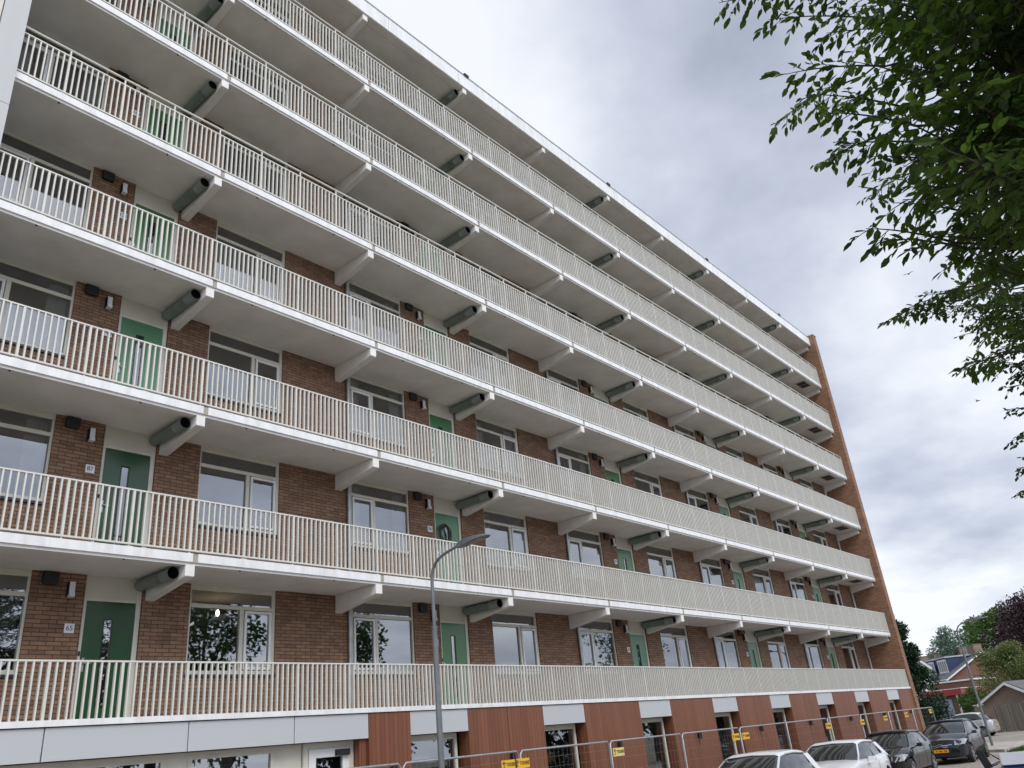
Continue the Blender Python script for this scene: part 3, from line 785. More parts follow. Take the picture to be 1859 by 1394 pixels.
for i in range(120):
    px = rr.uniform(1800, 2300); py = rr.uniform(440, 860)
    if px < 1790 + max(0, (py - 480)) * .42: continue
    tips2.append((at(px, py, rr.uniform(10.5, 15)), rr.uniform(.9, 1.6)))
tips2 += around((7.2, -15.2), 5.0, 10.0, 3.6, 70, 6, (110, 190))
neartree('street_tree', (7.2, -15.2, .1), 9.0, .18, tips2, .088, 2.6, M['leafB'], 'finer leafed tree hanging in at the right edge, below the near foliage', 5, detail=False, wd=.42)

def fartree(name, base, h, crown_r, zlo, n, leaf, lmat, label, seed, cat='tree', group=None, shape=1.0, clumps=26, trunk=.25):
    r = random.Random(seed); root = empty(name, base, label, cat, group)
    wood = MB(); lv = MB()
    wood.tube([(0, 0, -.1), (.1, 0, h * .3), (0, .1, h * .6), (0, 0, h * .85)], [trunk, trunk * .8, trunk * .5, trunk * .15], 9)
    cs = []
    for i in range(clumps):
        t = (i + .5) / clumps; z = zlo + (h - zlo) * (t + r.uniform(-.04, .04))
        prof = math.sin(math.pi * min(1, max(.04, t * .86 + .12))) ** .6 if shape == 1.0 else (1 - t) ** .7 + .12
        a = r.uniform(0, 6.283); rad = crown_r * prof * math.sqrt(r.uniform(.15, 1))
        c = Vector((math.cos(a) * rad * .8, math.sin(a) * rad * .8, z)); cs.append((c, crown_r * r.uniform(.22, .42) * (.6 + .5 * prof)))
        wood.tube([(0, 0, max(h * .15, z - rad * .8 - .3)), c * .55 + Vector((0, 0, z * .4)), c], [trunk * .3, trunk * .18, .02], 5, caps=False)
    for c, cr in cs:
        for k in range(max(10, n // clumps)):
            d = rv(r).normalized(); q = c + Vector((d.x, d.y, d.z * .75)) * cr * (r.random() ** .4)
            leafquad(lv, q, d + rv(r) * .6 + Vector((0, 0, -.2)), rv(r), leaf * r.uniform(.6, 1.3), False)
    wood.build('trunk', M['bark'], root, fix=False); lv.build('crown', lmat, root, fix=False)
    return root
# dark evergreen beyond the end wall
fartree('evergreen_tree', (46.0, 2.25, 0), 6.9, 2.1, .1, 46000, .135, M['leafC'], 'dark glossy evergreen tree right behind the end of the apartment block', 21, clumps=64, shape=2)
fartree('broadleaf_tree', (104, 12.6, 0), 10.0, 3.4, 4.5, 5200, .27, M['leafG'], 'airy blue-green tree behind the row of chimneys', 22, clumps=22)
fartree('broadleaf_tree', (128, 11.4, 0), 13.2, 6.6, 3, 22000, .36, M['leafF'], 'large fresh green tree behind the chimneys, left of the purple tree', 23, clumps=34)
fartree('broadleaf_tree', (120, 17.3, 0), 8.8, 3.4, 3, 7500, .32, M['leafF'], 'lower green tree left of the airy blue-green tree', 29, clumps=18)
fartree('purple_beech', (112, 3.8, 0), 13.2, 6.6, 2, 22000, .33, M['leafE'], 'dark purple-leafed tree at the right edge of the view', 24, clumps=40)
fartree('purple_beech', (118, 13.8, 0), 8.2, 3.2, 3, 6500, .3, M['leafE'], 'small purple-brown tree above the chimneys, left of the far street lamp', 30, clumps=16)
fartree('garden_shrub', (74, 1.4, 0), 5.9, 4.0, .3, 21000, .19, M['leafD'], 'tall olive-green shrub mass behind the gabled shed', 25, cat='shrub', clumps=36)
fartree('garden_shrub', (73, -3.6, 0), 6.6, 3.4, .3, 10000, .19, M['leafD'], 'olive-green shrub rising at the right edge behind the shed roof', 26, cat='shrub', clumps=24)
fartree('garden_shrub', (76, 5.6, 0), 3.1, 1.7, .1, 5000, .15, M['leafF'], 'bright green bush against the brick gable of the row house', 27, cat='shrub', clumps=16)
fartree('garden_shrub', (66, 3.6, 0), 2.3, 1.0, .1, 2000, .16, M['leafB'], 'small green bush beside the garden wall left of the shed', 28, cat='shrub', clumps=14)
# trees across the street, seen in the windows
for i, (x, y, h, cr) in enumerate(((17, -27, 12, 4.2), (28, -28, 11, 4.0), (-4, -30, 12, 4.5), (58, -27, 12, 4.5))):
    fartree('street_tree', (x, y, 0), h, cr, 3, 4500, .3, M['leafB'], ['green tree across the street mirrored in the lowest left windows', 'green tree across the street mirrored in the middle windows', 'green tree across the street behind the photographer, far left', 'green tree across the street at the far end'][i], 40 + i, clumps=30)

for i, (x, y, h) in enumerate(((38, -27, 6.6), (45, -26, 6.2), (51, -28, 6.8), (67, -27, 6.4), (75, -26, 6.8), (84, -28, 7.2), (95, -27, 7), (9, -26, 8), (23, -25, 7.5))):
    fartree('hedge_tree', (x, y, 0), h, 4.3, .3, 5200, .42, M['leafC'], 'low dark tree of the row across the street, %s from the left' % ('third fourth fifth sixth seventh eighth ninth first second'.split()[i]), 60 + i, clumps=26, group='low trees across the street')

# ------------------------------------------------------------------ street lamps
def lamp(base, label, rz=0):
    t = empty('street_lamp', base, label, 'street lamp', 'curved-arm street lamps', rz)
    MB().tube([(0, 0, 0), (0, 0, 4.2)], [.058, .052], 16).tube([(0, 0, 4.15), (0, 0, 4.21)], .057, 16).build('lower_pole', M['pole'], t, fix=False)
    MB().tube([(0, 0, 0), (0, 0, .5)], [.0595, .0595], 16, caps=False).build('pole_base', M['polelow'], t, fix=False)
    MB().box(-.035, .035, -.063, -.052, .9, 1.35).build('service_door', M['pole'], t)
    bz = [Vector(p) for p in ((0, 0, 5.0), (0, 0, 5.50), (0, -.30, 5.49), (0, -.84, 5.60))]
    arc = [(0, 0, 4.2)] + [tuple(bz[0] * (1 - t) ** 3 + bz[1] * 3 * t * (1 - t) ** 2 + bz[2] * 3 * t * t * (1 - t) + bz[3] * t ** 3) for t in [i / 12 for i in range(13)]]
    MB().tube(arc, [.037] + [.034 - .0008 * i for i in range(13)], 12).build('arm', M['pole'], t, fix=False)
    # luminaire: flat tapering head
    v = []
    st = [(-.74, .045, 5.54, 5.63), (-.86, .055, 5.53, 5.655), (-.98, .095, 5.55, 5.665), (-1.25, .115, 5.575, 5.66), (-1.48, .105, 5.59, 5.635), (-1.56, .06, 5.60, 5.625)]
    for y, hw, a, b in st: v += [(-hw, y, a), (hw, y, a), (hw * .8, y, b), (-hw * .8, y, b)]
    f = []
    for i in range(len(st) - 1):
        for k in range(4): f.append((4 * i + k, 4 * i + (k + 1) % 4, 4 * i + 4 + (k + 1) % 4, 4 * i + 4 + k))
    f += [(0, 1, 2, 3), tuple(4 * (len(st) - 1) + k for k in range(4))]
    MB().add(v, f).build('lamp_head', M['pole'], t, bevel=.008)
    MB().add([(-.08, -1.04, 5.547), (.08, -1.04, 5.547), (.09, -1.42, 5.580), (-.09, -1.42, 5.580)], [(0, 1, 2, 3)]).add([(-.08, -1.04, 5.552), (.08, -1.04, 5.552), (.09, -1.42, 5.585), (-.09, -1.42, 5.585)], [(0, 1, 2, 3)]).build('lamp_lens', M['lens'], t)
    return t
L2 = lamp((3.92, -1.83, .1), 'tall grey street lamp standing in front of the middle of the facade')
L1 = copytree(L2, None); L1.location = (38.54, -3.02, .11); L1['label'] = 'grey street lamp at the far end, beside the silver hatchback'

# ------------------------------------------------------------------ construction fence
FY = -1.0
xs = [.25, 3.73, 7.03, 10.38, 13.84, 17.30, 20.75, 24.4, 27.9, 31.35, 34.8, 38.1]
def fence_panel(a, b):
    W_ = b - a - .07
    t = empty('construction_fence', (a + .035, FY, .1), None, None, 'mobile wire fence panels')
    z0, z1 = .12, 1.90
    fr = MB(); rd = .021
    fr.tube([(0, 0, 0), (0, 0, z1 - .06), (.06, 0, z1), (W_ - .06, 0, z1), (W_, 0, z1 - .06), (W_, 0, 0)], rd, 8)
    fr.tube([(0, 0, z0), (W_, 0, z0)], .014, 6)
    fr.build('tube_frame', M['steel'], t, fix=False)
    ms = MB()
    n = int(W_ / .16)
    for i in range(1, n):
        x = W_ * i / n; ms.box(x - .0009, x + .0009, -.0016, .0016, z0, z1)
    for z in (.4, .68, .96, 1.24, 1.52, 1.72): ms.box(0, W_, -.0055, -.0020, z - .0013, z + .0013)
    ms.build('wire_mesh', M['steel'], t)
    ft = MB().prism([(-.12, 0), (.12, 0), (.10, .13), (-.10, .13)], 'x', -.35, .35).build('fence_foot', M['kerb'], t, loc=(-.035, 0, 0)); ft.rotation_euler[2] = R(90)
    return t
ords = ['first', 'second', 'third', 'fourth', 'fifth', 'sixth', 'seventh', 'eighth', 'ninth', 'tenth', 'last']
for i in range(11):
    t = fence_panel(xs[i], xs[i + 1])
    tag(t, ('wire fence panel before the ground floor, %s from the left' % ords[i]) if i < 10 else 'wire fence panel ending at the end wall of the block', 'fence')
def fsign(px, zt, i, label, pale=False, wdt=.47, tilt=0):
    t = empty('fence_sign', (px, FY - .036, zt), label, 'sign', 'yellow signs on the fence')
    t.rotation_euler = (0, tilt, 0)
    hh = .092
    MB().box(-wdt / 2, wdt / 2, -.004, .004, -hh, hh).build('sign_board', M['yellowpale' if pale else 'yellow'], t, bevel=.002)
    g = MB().box(-.215, -.115, -.0075, -.0045, .022, .040).box(-.20, -.13, -.0075, -.0045, .052, .064).box(-.174, -.156, -.0075, -.0045, -.055, .022).box(-.19, -.14, -.0075, -.0045, -.055, -.043)
    g.build('emblem', M['black'], t)
    text('TREBBE', .098, M['black'], t, (.065, -.0065, .002), (R(90), 0, 0))
    return t
def signx(px, py, d=None):
    r_ = ray(px, py); t_ = (FY - CAM.y) / r_.y; q = CAM + r_ * t_; return q.x, q.z
for i, (px, py, lab, pale) in enumerate(((922, 1388.5, 'yellow fence sign left of the second fence joint', False), (946, 1385.5, 'yellow fence sign right of the second fence joint', False), (1121, 1365, 'faded yellow fence sign on the fourth panel, alone', True),
        (1334, 1338, 'yellow fence sign left of the upright before the fourth white spandrel', False), (1352, 1336, 'yellow fence sign right of the upright before the fourth white spandrel', False), (1502, 1318, 'yellow fence sign before a ground-floor window above the white car', False),
        (1564, 1311, 'yellow fence sign before a window above the gap between white and black car', False), (1606, 1303.5, 'yellow fence sign above the roof of the black car', False), (1644, 1297.5, 'yellow fence sign near the end wall of the block', False), (1688, 1291, 'yellow fence sign on the far fence end, before the evergreen', False))):
    x, z = signx(px, py); fsign(x, z, i, lab, pale)

# ------------------------------------------------------------------ cars
def interp(tab, x):
    if x <= tab[0][0]: return tab[0][1]
    for (a, p), (b, q) in zip(tab, tab[1:]):
        if x <= b:
            t = (x - a) / (b - a); t = t * t * (3 - 2 * t) if abs(q - p) > .0 else t
            return p + (q - p) * t
    return tab[-1][1]
def car(name, loc, rz, pm, label, Ln=4.3, Wd=1.78, H=1.45, belt=.93, hood=(0.72, .98), ws=(1.05, 1.75), rear=(3.55, 4.12), style=0, wheel_r=.315, wb=(.86, 3.48)):
    # built with the nose at x = 0 and the tail at x = Ln
    t = empty(name, loc, label, 'car', 'parked cars', rz)
    top = [(0, .60), (.12, hood[0]), (ws[0], hood[1]), (ws[0] + .3, belt + .04), (rear[1] - .2, belt + .09), (Ln - .12, belt + .04), (Ln, .82)]
    hw = [(0, Wd * .36), (.18, Wd * .44), (.7, Wd * .49), (1.4, Wd * .5), (3.2, Wd * .5), (Ln - .5, Wd * .48), (Ln - .1, Wd * .43), (Ln, Wd * .38)]
    st = [0, .04, .12, .25, .45, .7] + [ws[0] + i * (Ln - .45 - ws[0]) / 14 for i in range(15)] + [Ln - .25, Ln - .1, Ln - .03, Ln]
    v = []; f = []; NS = 17
    for x in st:
        zt = interp(top, x); h = interp(hw, x); zb_ = .22 if .15 < x < Ln - .15 else .30
        sec = [(h * .86, zb_), (h * .97, zb_ + .07), (h * .985, .45), (h, .62), (h * .985, zt - .14), (h * .955, zt - .035), (h * .86, zt + .005), (h * .5, zt + .035 * (1 if x < ws[0] + .2 else .3)), (0, zt + .045 * (1 if x < ws[0] + .2 else .3))]
        full = [(-a, b) for a, b in sec] + [(a, b) for a, b in sec[-2::-1]]
        v += [(x, a, b) for a, b in full]
    for i in range(len(st) - 1):
        for k in range(NS - 1): f.append((i * NS + k, i * NS + k + 1, (i + 1) * NS + k + 1, (i + 1) * NS + k))
        f.append((i * NS + NS - 1, i * NS, (i + 1) * NS, (i + 1) * NS + NS - 1))
    f.append(tuple(range(NS))); f.append(tuple((len(st) - 1) * NS + k for k in range(NS))[::-1])
    body = MB().add(v, f, 0, True).build('body', [pm], t)
    # wheel arches cut
    cut = MB()
    for x in wb: cut.tube([(x, -Wd, wheel_r + .01), (x, -Wd * .28, wheel_r + .01)], wheel_r + .055, 28).tube([(x, Wd * .28, wheel_r + .01), (x, Wd, wheel_r + .01)], wheel_r + .055, 28)
    co = cut.build('arch_cutter', [M['dark']], t)
    body.data.materials.append(M['dark'])
    bo = body.modifiers.new('arches', 'BOOLEAN'); bo.operation = 'DIFFERENCE'; bo.object = co; bo.solver = 'EXACT'; bo.material_mode = 'TRANSFER'
    dg = bpy.context.evaluated_depsgraph_get(); dg.update()
    me = bpy.data.meshes.new_from_object(body.evaluated_get(dg)); body.modifiers.clear(); body.data = me
    me.polygons.foreach_set('use_smooth', [len(p.vertices) < 12 for p in me.polygons])
    try: me.set_sharp_from_angle(angle=R(38))
    except Exception: pass
    bpy.data.objects.remove(co)
    # cabin: glass body with painted roof and pillars
    hB = Wd * .465; hT = Wd * .355
    prof = [(ws[0], hood[1] - .02, hB * .93), (ws[0] + .25, hood[1] + .13, hB * .9), (ws[1], H - .075, hT * 1.0), (ws[1] + .35, H - .03, hT * 1.01), (2.6, H - .025, hT * 1.02), (rear[0] - .25, H - .06, hT), (rear[0], H - .10, hT * .97), (rear[1], belt + .06, hB * .88)]
    bz = belt - .03
    v = []; f = []
    for x, z, h in prof:
        zb_ = min(bz, z - .01)
        hb = max(h, hB * (1 if .5 < x < Ln - .5 else .9)) if z > bz + .2 else h
        v += [(x, -hb, zb_), (x, -h, z - .03), (x, -h * .9, z), (x, 0, z + .025), (x, h * .9, z), (x, h, z - .03), (x, hb, zb_)]
    for i in range(len(prof) - 1):
        for k in range(6): f.append((i * 7 + k, i * 7 + k + 1, (i + 1) * 7 + k + 1, (i + 1) * 7 + k))
    MB().add(v, f, 0, True).build('windows', M['cglass'], t)
    # roof skin
    rf = []; ff = []
    pr = [p for p in prof[2:7]]
    for x, z, h in pr:
        rf += [(x, -h * 1.02, z - .05), (x, -h * 1.0, z - .012), (x, -h * .88, z + .012), (x, 0, z + .037), (x, h * .88, z + .012), (x, h * 1.0, z - .012), (x, h * 1.02, z - .05)]
    for i in range(len(pr) - 1):
        for k in range(6): ff.append((i * 7 + k, i * 7 + k + 1, (i + 1) * 7 + k + 1, (i + 1) * 7 + k))
    ro = MB().add(rf, ff, 0, True).build('roof', [pm], t)
    so_ = ro.modifiers.new('thick', 'SOLIDIFY'); so_.thickness = .018; so_.offset = 0
    # pillars
    for s in (-1, 1):
        pb = MB()
        def bar(pts, wd, th=.02):
            vv = []
            for (x, y, z) in pts: vv += [(x - wd / 2, y * s, z), (x + wd / 2, y * s, z), (x + wd / 2, (y + th) * s, z), (x - wd / 2, (y + th) * s, z)]
            q = []
            for i in range(len(pts) - 1):
                for k in range(4): q.append((4 * i + k, 4 * i + (k + 1) % 4, 4 * i + 4 + (k + 1) % 4, 4 * i + 4 + k))
            q += [(0, 1, 2, 3), tuple(4 * len(pts) - 4 + k for k in range(4))]
            pb.add(vv, q)
        bar([(ws[0] + .03, hB * .93, hood[1] - .04), (ws[0] + .27, hB * .9, hood[1] + .11), (ws[1] + .02, hT, H - .10)], .085)
        pb.build('pillar', pm, t); pb = MB()
        bar([(rear[1] - .16, hB * .92, belt), (rear[0] - .02, hT * .98, H - .13)], .30 if style != 3 else .22)
        pb.build('pillar', pm, t)
        bb = MB(); xm = (ws[1] + rear[0]) / 2 - .05
        bb.add([(xm - .04, hB * s * 1.004, belt - .02), (xm + .04, hB * s * 1.004, belt - .02), (xm + .04, hT * s * 1.01 + .008 * s, H - .09), (xm - .04, hT * s * 1.01 + .008 * s, H - .09),
                (xm - .04, hB * s * .97, belt - .02), (xm + .04, hB * s * .97, belt - .02), (xm + .04, hT * s * .97, H - .09), (xm - .04, hT * s * .97, H - .09)], [(0, 1, 2, 3), (4, 5, 6, 7), (0, 1, 5, 4), (1, 2, 6, 5), (2, 3, 7, 6), (3, 0, 4, 7)])
        bb.build('door_pillar', M['dark'] if style != 3 else pm, t)
        # door gaps and handles
        for x in (ws[0] + .42, xm, rear[0] + .02): MB().box(x - .004, x + .004, (Wd * .497) * s - .006, (Wd * .5) * s + .003, .35, belt - .05).build('door_gap', M['dark'], t)
        for x in (xm - .22, rear[0] - .12): MB().box(x, x + .17, Wd * .49 * s - .02, Wd * .49 * s + .02 + .005 * s, belt - .13, belt - .10).build('door_handle', pm, t, bevel=.006)
        mr = MB(); x = ws[0] + .48
        mr.prism([(x, belt + .0), (x + .16, belt - .01), (x + .15, belt + .09), (x + .05, belt + .10)], 'y', s * (Wd * .5 + .02), s * (Wd * .5 + .19))
        mr.tube([(x + .1, s * Wd * .46, belt), (x + .1, s * (Wd * .5 + .04), belt + .03)], .02, 6)
        mr.build('wing_mirror', pm, t, bevel=.03)
        # headlight
        hl = MB(); y0 = s * Wd * .26; y1 = s * Wd * .445
        zh = hood[0]; hl.add([(-.01, y0 * 1.1, zh - .15), (.14, y1 * 1.06, zh - .13), (.62, y1 * 1.115, zh + .02), (.34, y1 * .98, zh + .055), (.10, y0 * 1.1, zh + .00), (.3, y0, zh - .2), (.7, y1 * .9, zh - .1)], [(0, 1, 2, 3, 4), (0, 4, 5), (1, 2, 6), (3, 4, 5), (2, 3, 6)])
        hl.build('headlight', M['lens'], t)
        tl_ = MB(); tl_.prism([(Ln - .20, belt - .24), (Ln - .02, belt - .24), (Ln - .04, belt - .03), (Ln - .24, belt - .02)], 'y', s * Wd * .26, s * Wd * .385)
        tl_.build('tail_light', M['redlens'], t, bevel=.015)
        for x in wb:
            wh = MB(); yo = s * (Wd * .5 - .012); yi = s * (Wd * .5 - .20)
            wh.tube([(x, yi, wheel_r), (x, yi + s * .02, wheel_r), (x, yo - s * .02, wheel_r), (x, yo, wheel_r)], [wheel_r * .93, wheel_r, wheel_r, wheel_r * .93], 28)
            w_ = wh.build('wheel', M['rubber'], t, fix=False)
            rm = MB(); rm.tube([(x, yo, wheel_r), (x, yo + s * .004, wheel_r)], wheel_r * .70, 28, mi=1)
            for a in range(7 if style == 3 else 5):
                an = a * 2 * math.pi / (7 if style == 3 else 5); c, d = math.cos(an), math.sin(an)
                r1, r2, ww = wheel_r * .12, wheel_r * .69, wheel_r * .11
                rm.add([(x + c * r1 - d * ww, yo + s * .012, wheel_r + d * r1 + c * ww), (x + c * r1 + d * ww, yo + s * .012, wheel_r + d * r1 - c * ww), (x + c * r2 + d * ww * .8, yo + s * .008, wheel_r + d * r2 - c * ww * .8), (x + c * r2 - d * ww * .8, yo + s * .008, wheel_r + d * r2 + c * ww * .8)], [(0, 1, 2, 3)])
            rm.tube([(x, yo + s * .003, wheel_r), (x, yo + s * .018, wheel_r)], wheel_r * .18, 12)
            n_ = 24; ring = []
            for i in range(n_):
                an = i * 2 * math.pi / n_; ring += [(x + math.cos(an) * wheel_r * .66, yo + s * .010, wheel_r + math.sin(an) * wheel_r * .66), (x + math.cos(an) * wheel_r * .73, yo + s * .010, wheel_r + math.sin(an) * wheel_r * .73)]
            rm.add(ring, [(2 * i, 2 * i + 1, (2 * i + 3) % (2 * n_), (2 * i + 2) % (2 * n_)) for i in range(n_)])
            rm.build('rim', [M['alloy'], M['dark']], w_, fix=False)
    # nose details
    MB().prism([(-Wd * .30, .28), (Wd * .30, .28), (Wd * .34, .40), (-Wd * .34, .40)], 'x', -.012, .2).build('lower_intake', M['dark'], t)
    if style == 1:
        for s in (-1, 1):
            g = MB().prism([(s * .02, .56), (s * .30, .56), (s * .31, .66), (s * .26, .69), (s * .04, .69)], 'x', -.02, .15).build('grille', M['dark'], t)
            MB().tube([(-.022, s * .02, .56), (-.022, s * .30, .56), (-.018, s * .31, .66), (-.01, s * .26, .69), (-.01, s * .04, .69), (-.022, s * .02, .56)], .010, 6).build('grille_rim', M['chrome'], g)
    elif style == 2:
        g = MB(); 
        for z in (.60, .655):
            g.tube([(.10, -Wd * .34, z + .035), (-.015, -.16, z + .0), (-.03, 0, z + .045), (-.015, .16, z), (.10, Wd * .34, z + .035)], .012, 6)
        g.build('chevron_trim', M['chrome'], t)
    else:
        MB().prism([(-.35, .54), (.35, .54), (.33, .62), (-.33, .62)], 'x', -.012, .1).build('grille', M['dark'], t)
    p = MB().box(-.032, -.014, -.26, .26, .42, .53).build('number_plate', M['orange'], t)
    q = MB()
    for i, w_ in enumerate((.05, .045, .02, .05, .05, .02, .045)): q.box(-.0345, -.0325, -.20 + i * .058, -.20 + i * .058 + w_ * .7, .450 if w_ > .03 else .472, .50 if w_ > .03 else .480)
    q.build('plate_characters', M['black'], p)
    MB().box(Ln - .02, Ln + .02, -.26, .26, .55, .66).build('number_plate', M['orange'], t)
    MB().tube([(ws[0] + .02, -.5, hood[1] + .01), (ws[0] + .10, .15, hood[1] + .06)], .008, 5).build('wiper', M['dark'], t)
    # bumper moulding and mirror base
    MB().box(.55, Ln - .6, -Wd * .47, Wd * .47, .20, .24).build('underbody', M['dark'], t)
    return t
CR = -R(4.5)
def carat(x, y): return (x, y, .0)
car('parked_car', carat(28.3, -3.52), R(2), M['pdark'], 'dark grey hatchback with double chrome chevrons, rearmost of the row facing us', 4.33, 1.79, 1.49, .96, (.80, 1.02), (1.0, 1.9), (3.55, 4.15), 2)
car('parked_car', carat(20.9, -3.52), R(2), M['pblack'], 'black hatchback with two kidney-shaped grilles between white and dark grey cars', 4.32, 1.77, 1.42, .92, (.74, .96), (1.25, 1.95), (3.6, 4.18), 1)
car('parked_car', carat(14.5, -4.15), R(3), M['pwhite'], 'white hatchback parked in front of the black hatchback', 4.32, 1.77, 1.42, .92, (.74, .96), (1.25, 1.95), (3.6, 4.18), 1)
car('parked_car', carat(8.9, -4.55), R(3), M['pwhite'], 'white car with curved roof, nearest of the row, cut by the lower edge', 4.05, 1.72, 1.48, .94, (.80, 1.0), (.95, 1.75), (3.4, 3.9), 0)
car('parked_car', (54.0, 3.6, 0), -R(93), M['psilver'], 'silver hatchback seen from the side, parked before the wooden fence', 3.83, 1.65, 1.43, .90, (.70, .93), (.9, 1.7), (3.2, 3.65), 3, .285, (.75, 3.2))

# motorcycle at the lower right corner
mc = empty('motorcycle', (8.9, -9.86, 0), 'blue and white motorcycle with black mirror and silver levers in the lower right corner', 'motorcycle', rz=R(12))
fp = [(-.62, .80), (-.30, 1.02), (-.10, 1.12), (.25, 1.08), (.60, .92), (.95, .90), (1.15, .80), (.95, .62), (.2, .42), (-.35, .45)]
bd = MB()
v = []; n = len(fp)
for y, sc in ((-.24, .82), (-.19, 1.0), (.19, 1.0), (.24, .82)): v += [(.25 + (a - .25) * sc, y, .75 + (b - .75) * sc) for a, b in fp]
f = []
for i in range(3):
    for k in range(n): f.append((i * n + k, i * n + (k + 1) % n, (i + 1) * n + (k + 1) % n, (i + 1) * n + k))
f += [tuple(range(n)), tuple(3 * n + k for k in range(n))]
bd.add(v, f, 0, True).build('fairing', M['pblue'], mc, bevel=.02)
MB().prism([(-.45, .92), (-.18, 1.05), (.05, 1.10), (.05, 1.15), (-.2, 1.15), (-.5, 1.04)], 'y', -.21, .21).build('front_cowl', M['pblue'], mc, bevel=.015)
MB().prism([(-.46, 1.10), (-.16, 1.23), (-.08, 1.26), (.06, 1.25), (-.06, 1.19), (-.36, 1.08)], 'y', -.22, .22).build('windscreen', M['pwhite'], mc, bevel=.035)
MB().prism([(.1, 1.09), (.55, .96), (1.1, .95), (1.15, .88), (.55, .86), (.1, 1.0)], 'y', -.15, .15).build('seat', M['dark'], mc, bevel=.03)
hb = MB().tube([(0, -.38, 1.08), (-.05, -.2, 1.13), (-.07, 0, 1.14), (-.05, .2, 1.13), (0, .38, 1.08)], .013, 8).build('handlebar', M['alloy'], mc)
for s in (-1, 1):
    MB().tube([(0, s * .27, 1.105), (0, s * .39, 1.075)], .02, 10).build('grip', M['rubber'], hb)
    MB().tube([(-.05, s * .22, 1.14), (-.09, s * .30, 1.13), (-.07, s * .40, 1.09)], [.009, .008, .006], 8).build('brake_lever', M['chrome'], hb)
    MB().tube([(-.05, s * .18, 1.13), (-.08, s * .36, 1.28)], .009, 8).build('mirror_stem', M['dark'], hb)
    MB().prism([(s * .34, 1.06), (s * .46, 1.04), (s * .54, 1.30), (s * .50, 1.34), (s * .42, 1.32)], 'x', -.11, -.06).build('mirror', M['dark'], hb, bevel=.015)
for x in (-.55, .92):
    w_ = MB().tube([(x, -.07, .31), (x, -.04, .31), (x, .04, .31), (x, .07, .31)], [.27, .31, .31, .27], 28).build('wheel', M['rubber'], mc, fix=False)
    MB().tube([(x, -.075, .31), (x, .075, .31)], .20, 24).build('rim', M['alloy'], w_, fix=False)
MB().tube([(-.55, -.1, .31), (-.25, -.1, 1.0)], .024, 8).tube([(-.55, .1, .31), (-.25, .1, 1.0)], .024, 8).build('fork', M['alloy'], mc)
MB().box(.0, .5, -.17, .17, .28, .6).tube([(.3, -.2, .3), (1.0, -.22, .42)], .045, 10).build('engine', M['pole'], mc, bevel=.02)

# ------------------------------------------------------------------ houses, shed, carport beyond
def housebox(name, loc, rz, label, cat='building'): return empty(name, loc, label, cat, None, rz)
# row house: local x = along the ridge (away), local y: -4.5..4.5 across, gable at x=0
h = housebox('row_house', (99, 8.7, 0), R(40), 'brick row house with grey tiled roof, navy dormers and chimneys')
HL, hw_, ez, az = 26.0, 4.4, 4.75, 7.0
MB().prism([(-hw_, 0), (hw_, 0), (hw_, ez), (0, az - .12), (-hw_, ez)], 'x', 0, HL).build('brick_wall', M['brick_far'], h)
for s in (-1, 1):
    MB().prism([(0, az), (s * (hw_ + .35), ez - .22), (s * (hw_ + .35), ez - .08), (0, az + .14)], 'x', -.25, HL + .2).build('roof', M['roof'], h)
    MB().prism([(0, az - .07), (s * (hw_ + .38), ez - .36), (s * (hw_ + .38), ez - .2), (0, az + .12)], 'x', -.33, -.26).build('verge_board', M['white'], h)
MB().box(-.2, HL, hw_ + .34, hw_ + .46, ez - .28, ez - .14).build('gutter', M['white'], h)
for i, x in enumerate((.3, 3.6, 6.9, 10.2, 13.5, 16.8)):
    MB().box(x, x + 1.5, -.5, .4, az - .5, az + .85).box(x - .04, x + 1.54, -.54, .44, az + .85, az + .93).build('chimney', M['brick_pale'], h)
for i, x in enumerate((1.1, 4.1, 7.1, 10.1)):
    d = MB().box(x, x + 2.3, .7, hw_ - .9, ez + .3, az - .15).build('dormer', M['navy'], h)
    MB().box(x - .1, x + 2.4, .4, hw_ - .75, az - .15, az + .0).build('dormer_roof', M['roofmetal'], d)
    fr = MB(); fr.box(x + .1, x + 2.2, hw_ - .899, hw_ - .84, ez + .45, az - .28)
    dw = fr.build('dormer_window', M['white'], d)
    pn = MB()
    for k in range(4): pn.box(x + .2 + k * .49, x + .2 + k * .49 + .34, hw_ - .838, hw_ - .83, ez + .72, az - .48)
    pn.build('pane', M['cglass'], dw)
for i, x in enumerate((1.6, 5.5, 10, 14.5, 19)):
    wd = MB().box(x, x + 2.8, hw_, hw_ + .05, 2.9, 4.4).build('window', M['white'], h)
    pn = MB()
    for k in range(3): pn.box(x + .12 + k * .9, x + .12 + k * .9 + .76, hw_ + .052, hw_ + .06, 3.0, 4.3)
    pn.build('pane', M['cglass'], wd)
MB().box(-.012, 1.2, hw_ + .001, hw_ + .05, 2.5, ez - .3).build('wall_panel', M['white'], h)
# white gable house behind the evergreen
h2 = housebox('gabled_house', (84, 15.3, 0), R(20), 'white gabled house peeping out behind the dark evergreen')
MB().prism([(-4.2, 0), (3.4, 0), (3.4, 6.0), (-.4, 9.9), (-4.2, 6.0)], 'x', 0, 9).build('rendered_wall', M['white'], h2)
for s in (-1, 1):
    MB().prism([(-.4, 9.95), (-.4 + s * 4.3, 5.65), (-.4 + s * 4.3, 5.85), (-.4, 10.2)], 'x', -.35, 9.3).build('roof', M['roof'], h2)
    MB().prism([(-.4, 9.65), (-.4 + s * 4.4, 5.35), (-.4 + s * 4.4, 5.62), (-.4, 9.93)], 'x', -.36, -.2).build('verge_board', M['white'], h2)
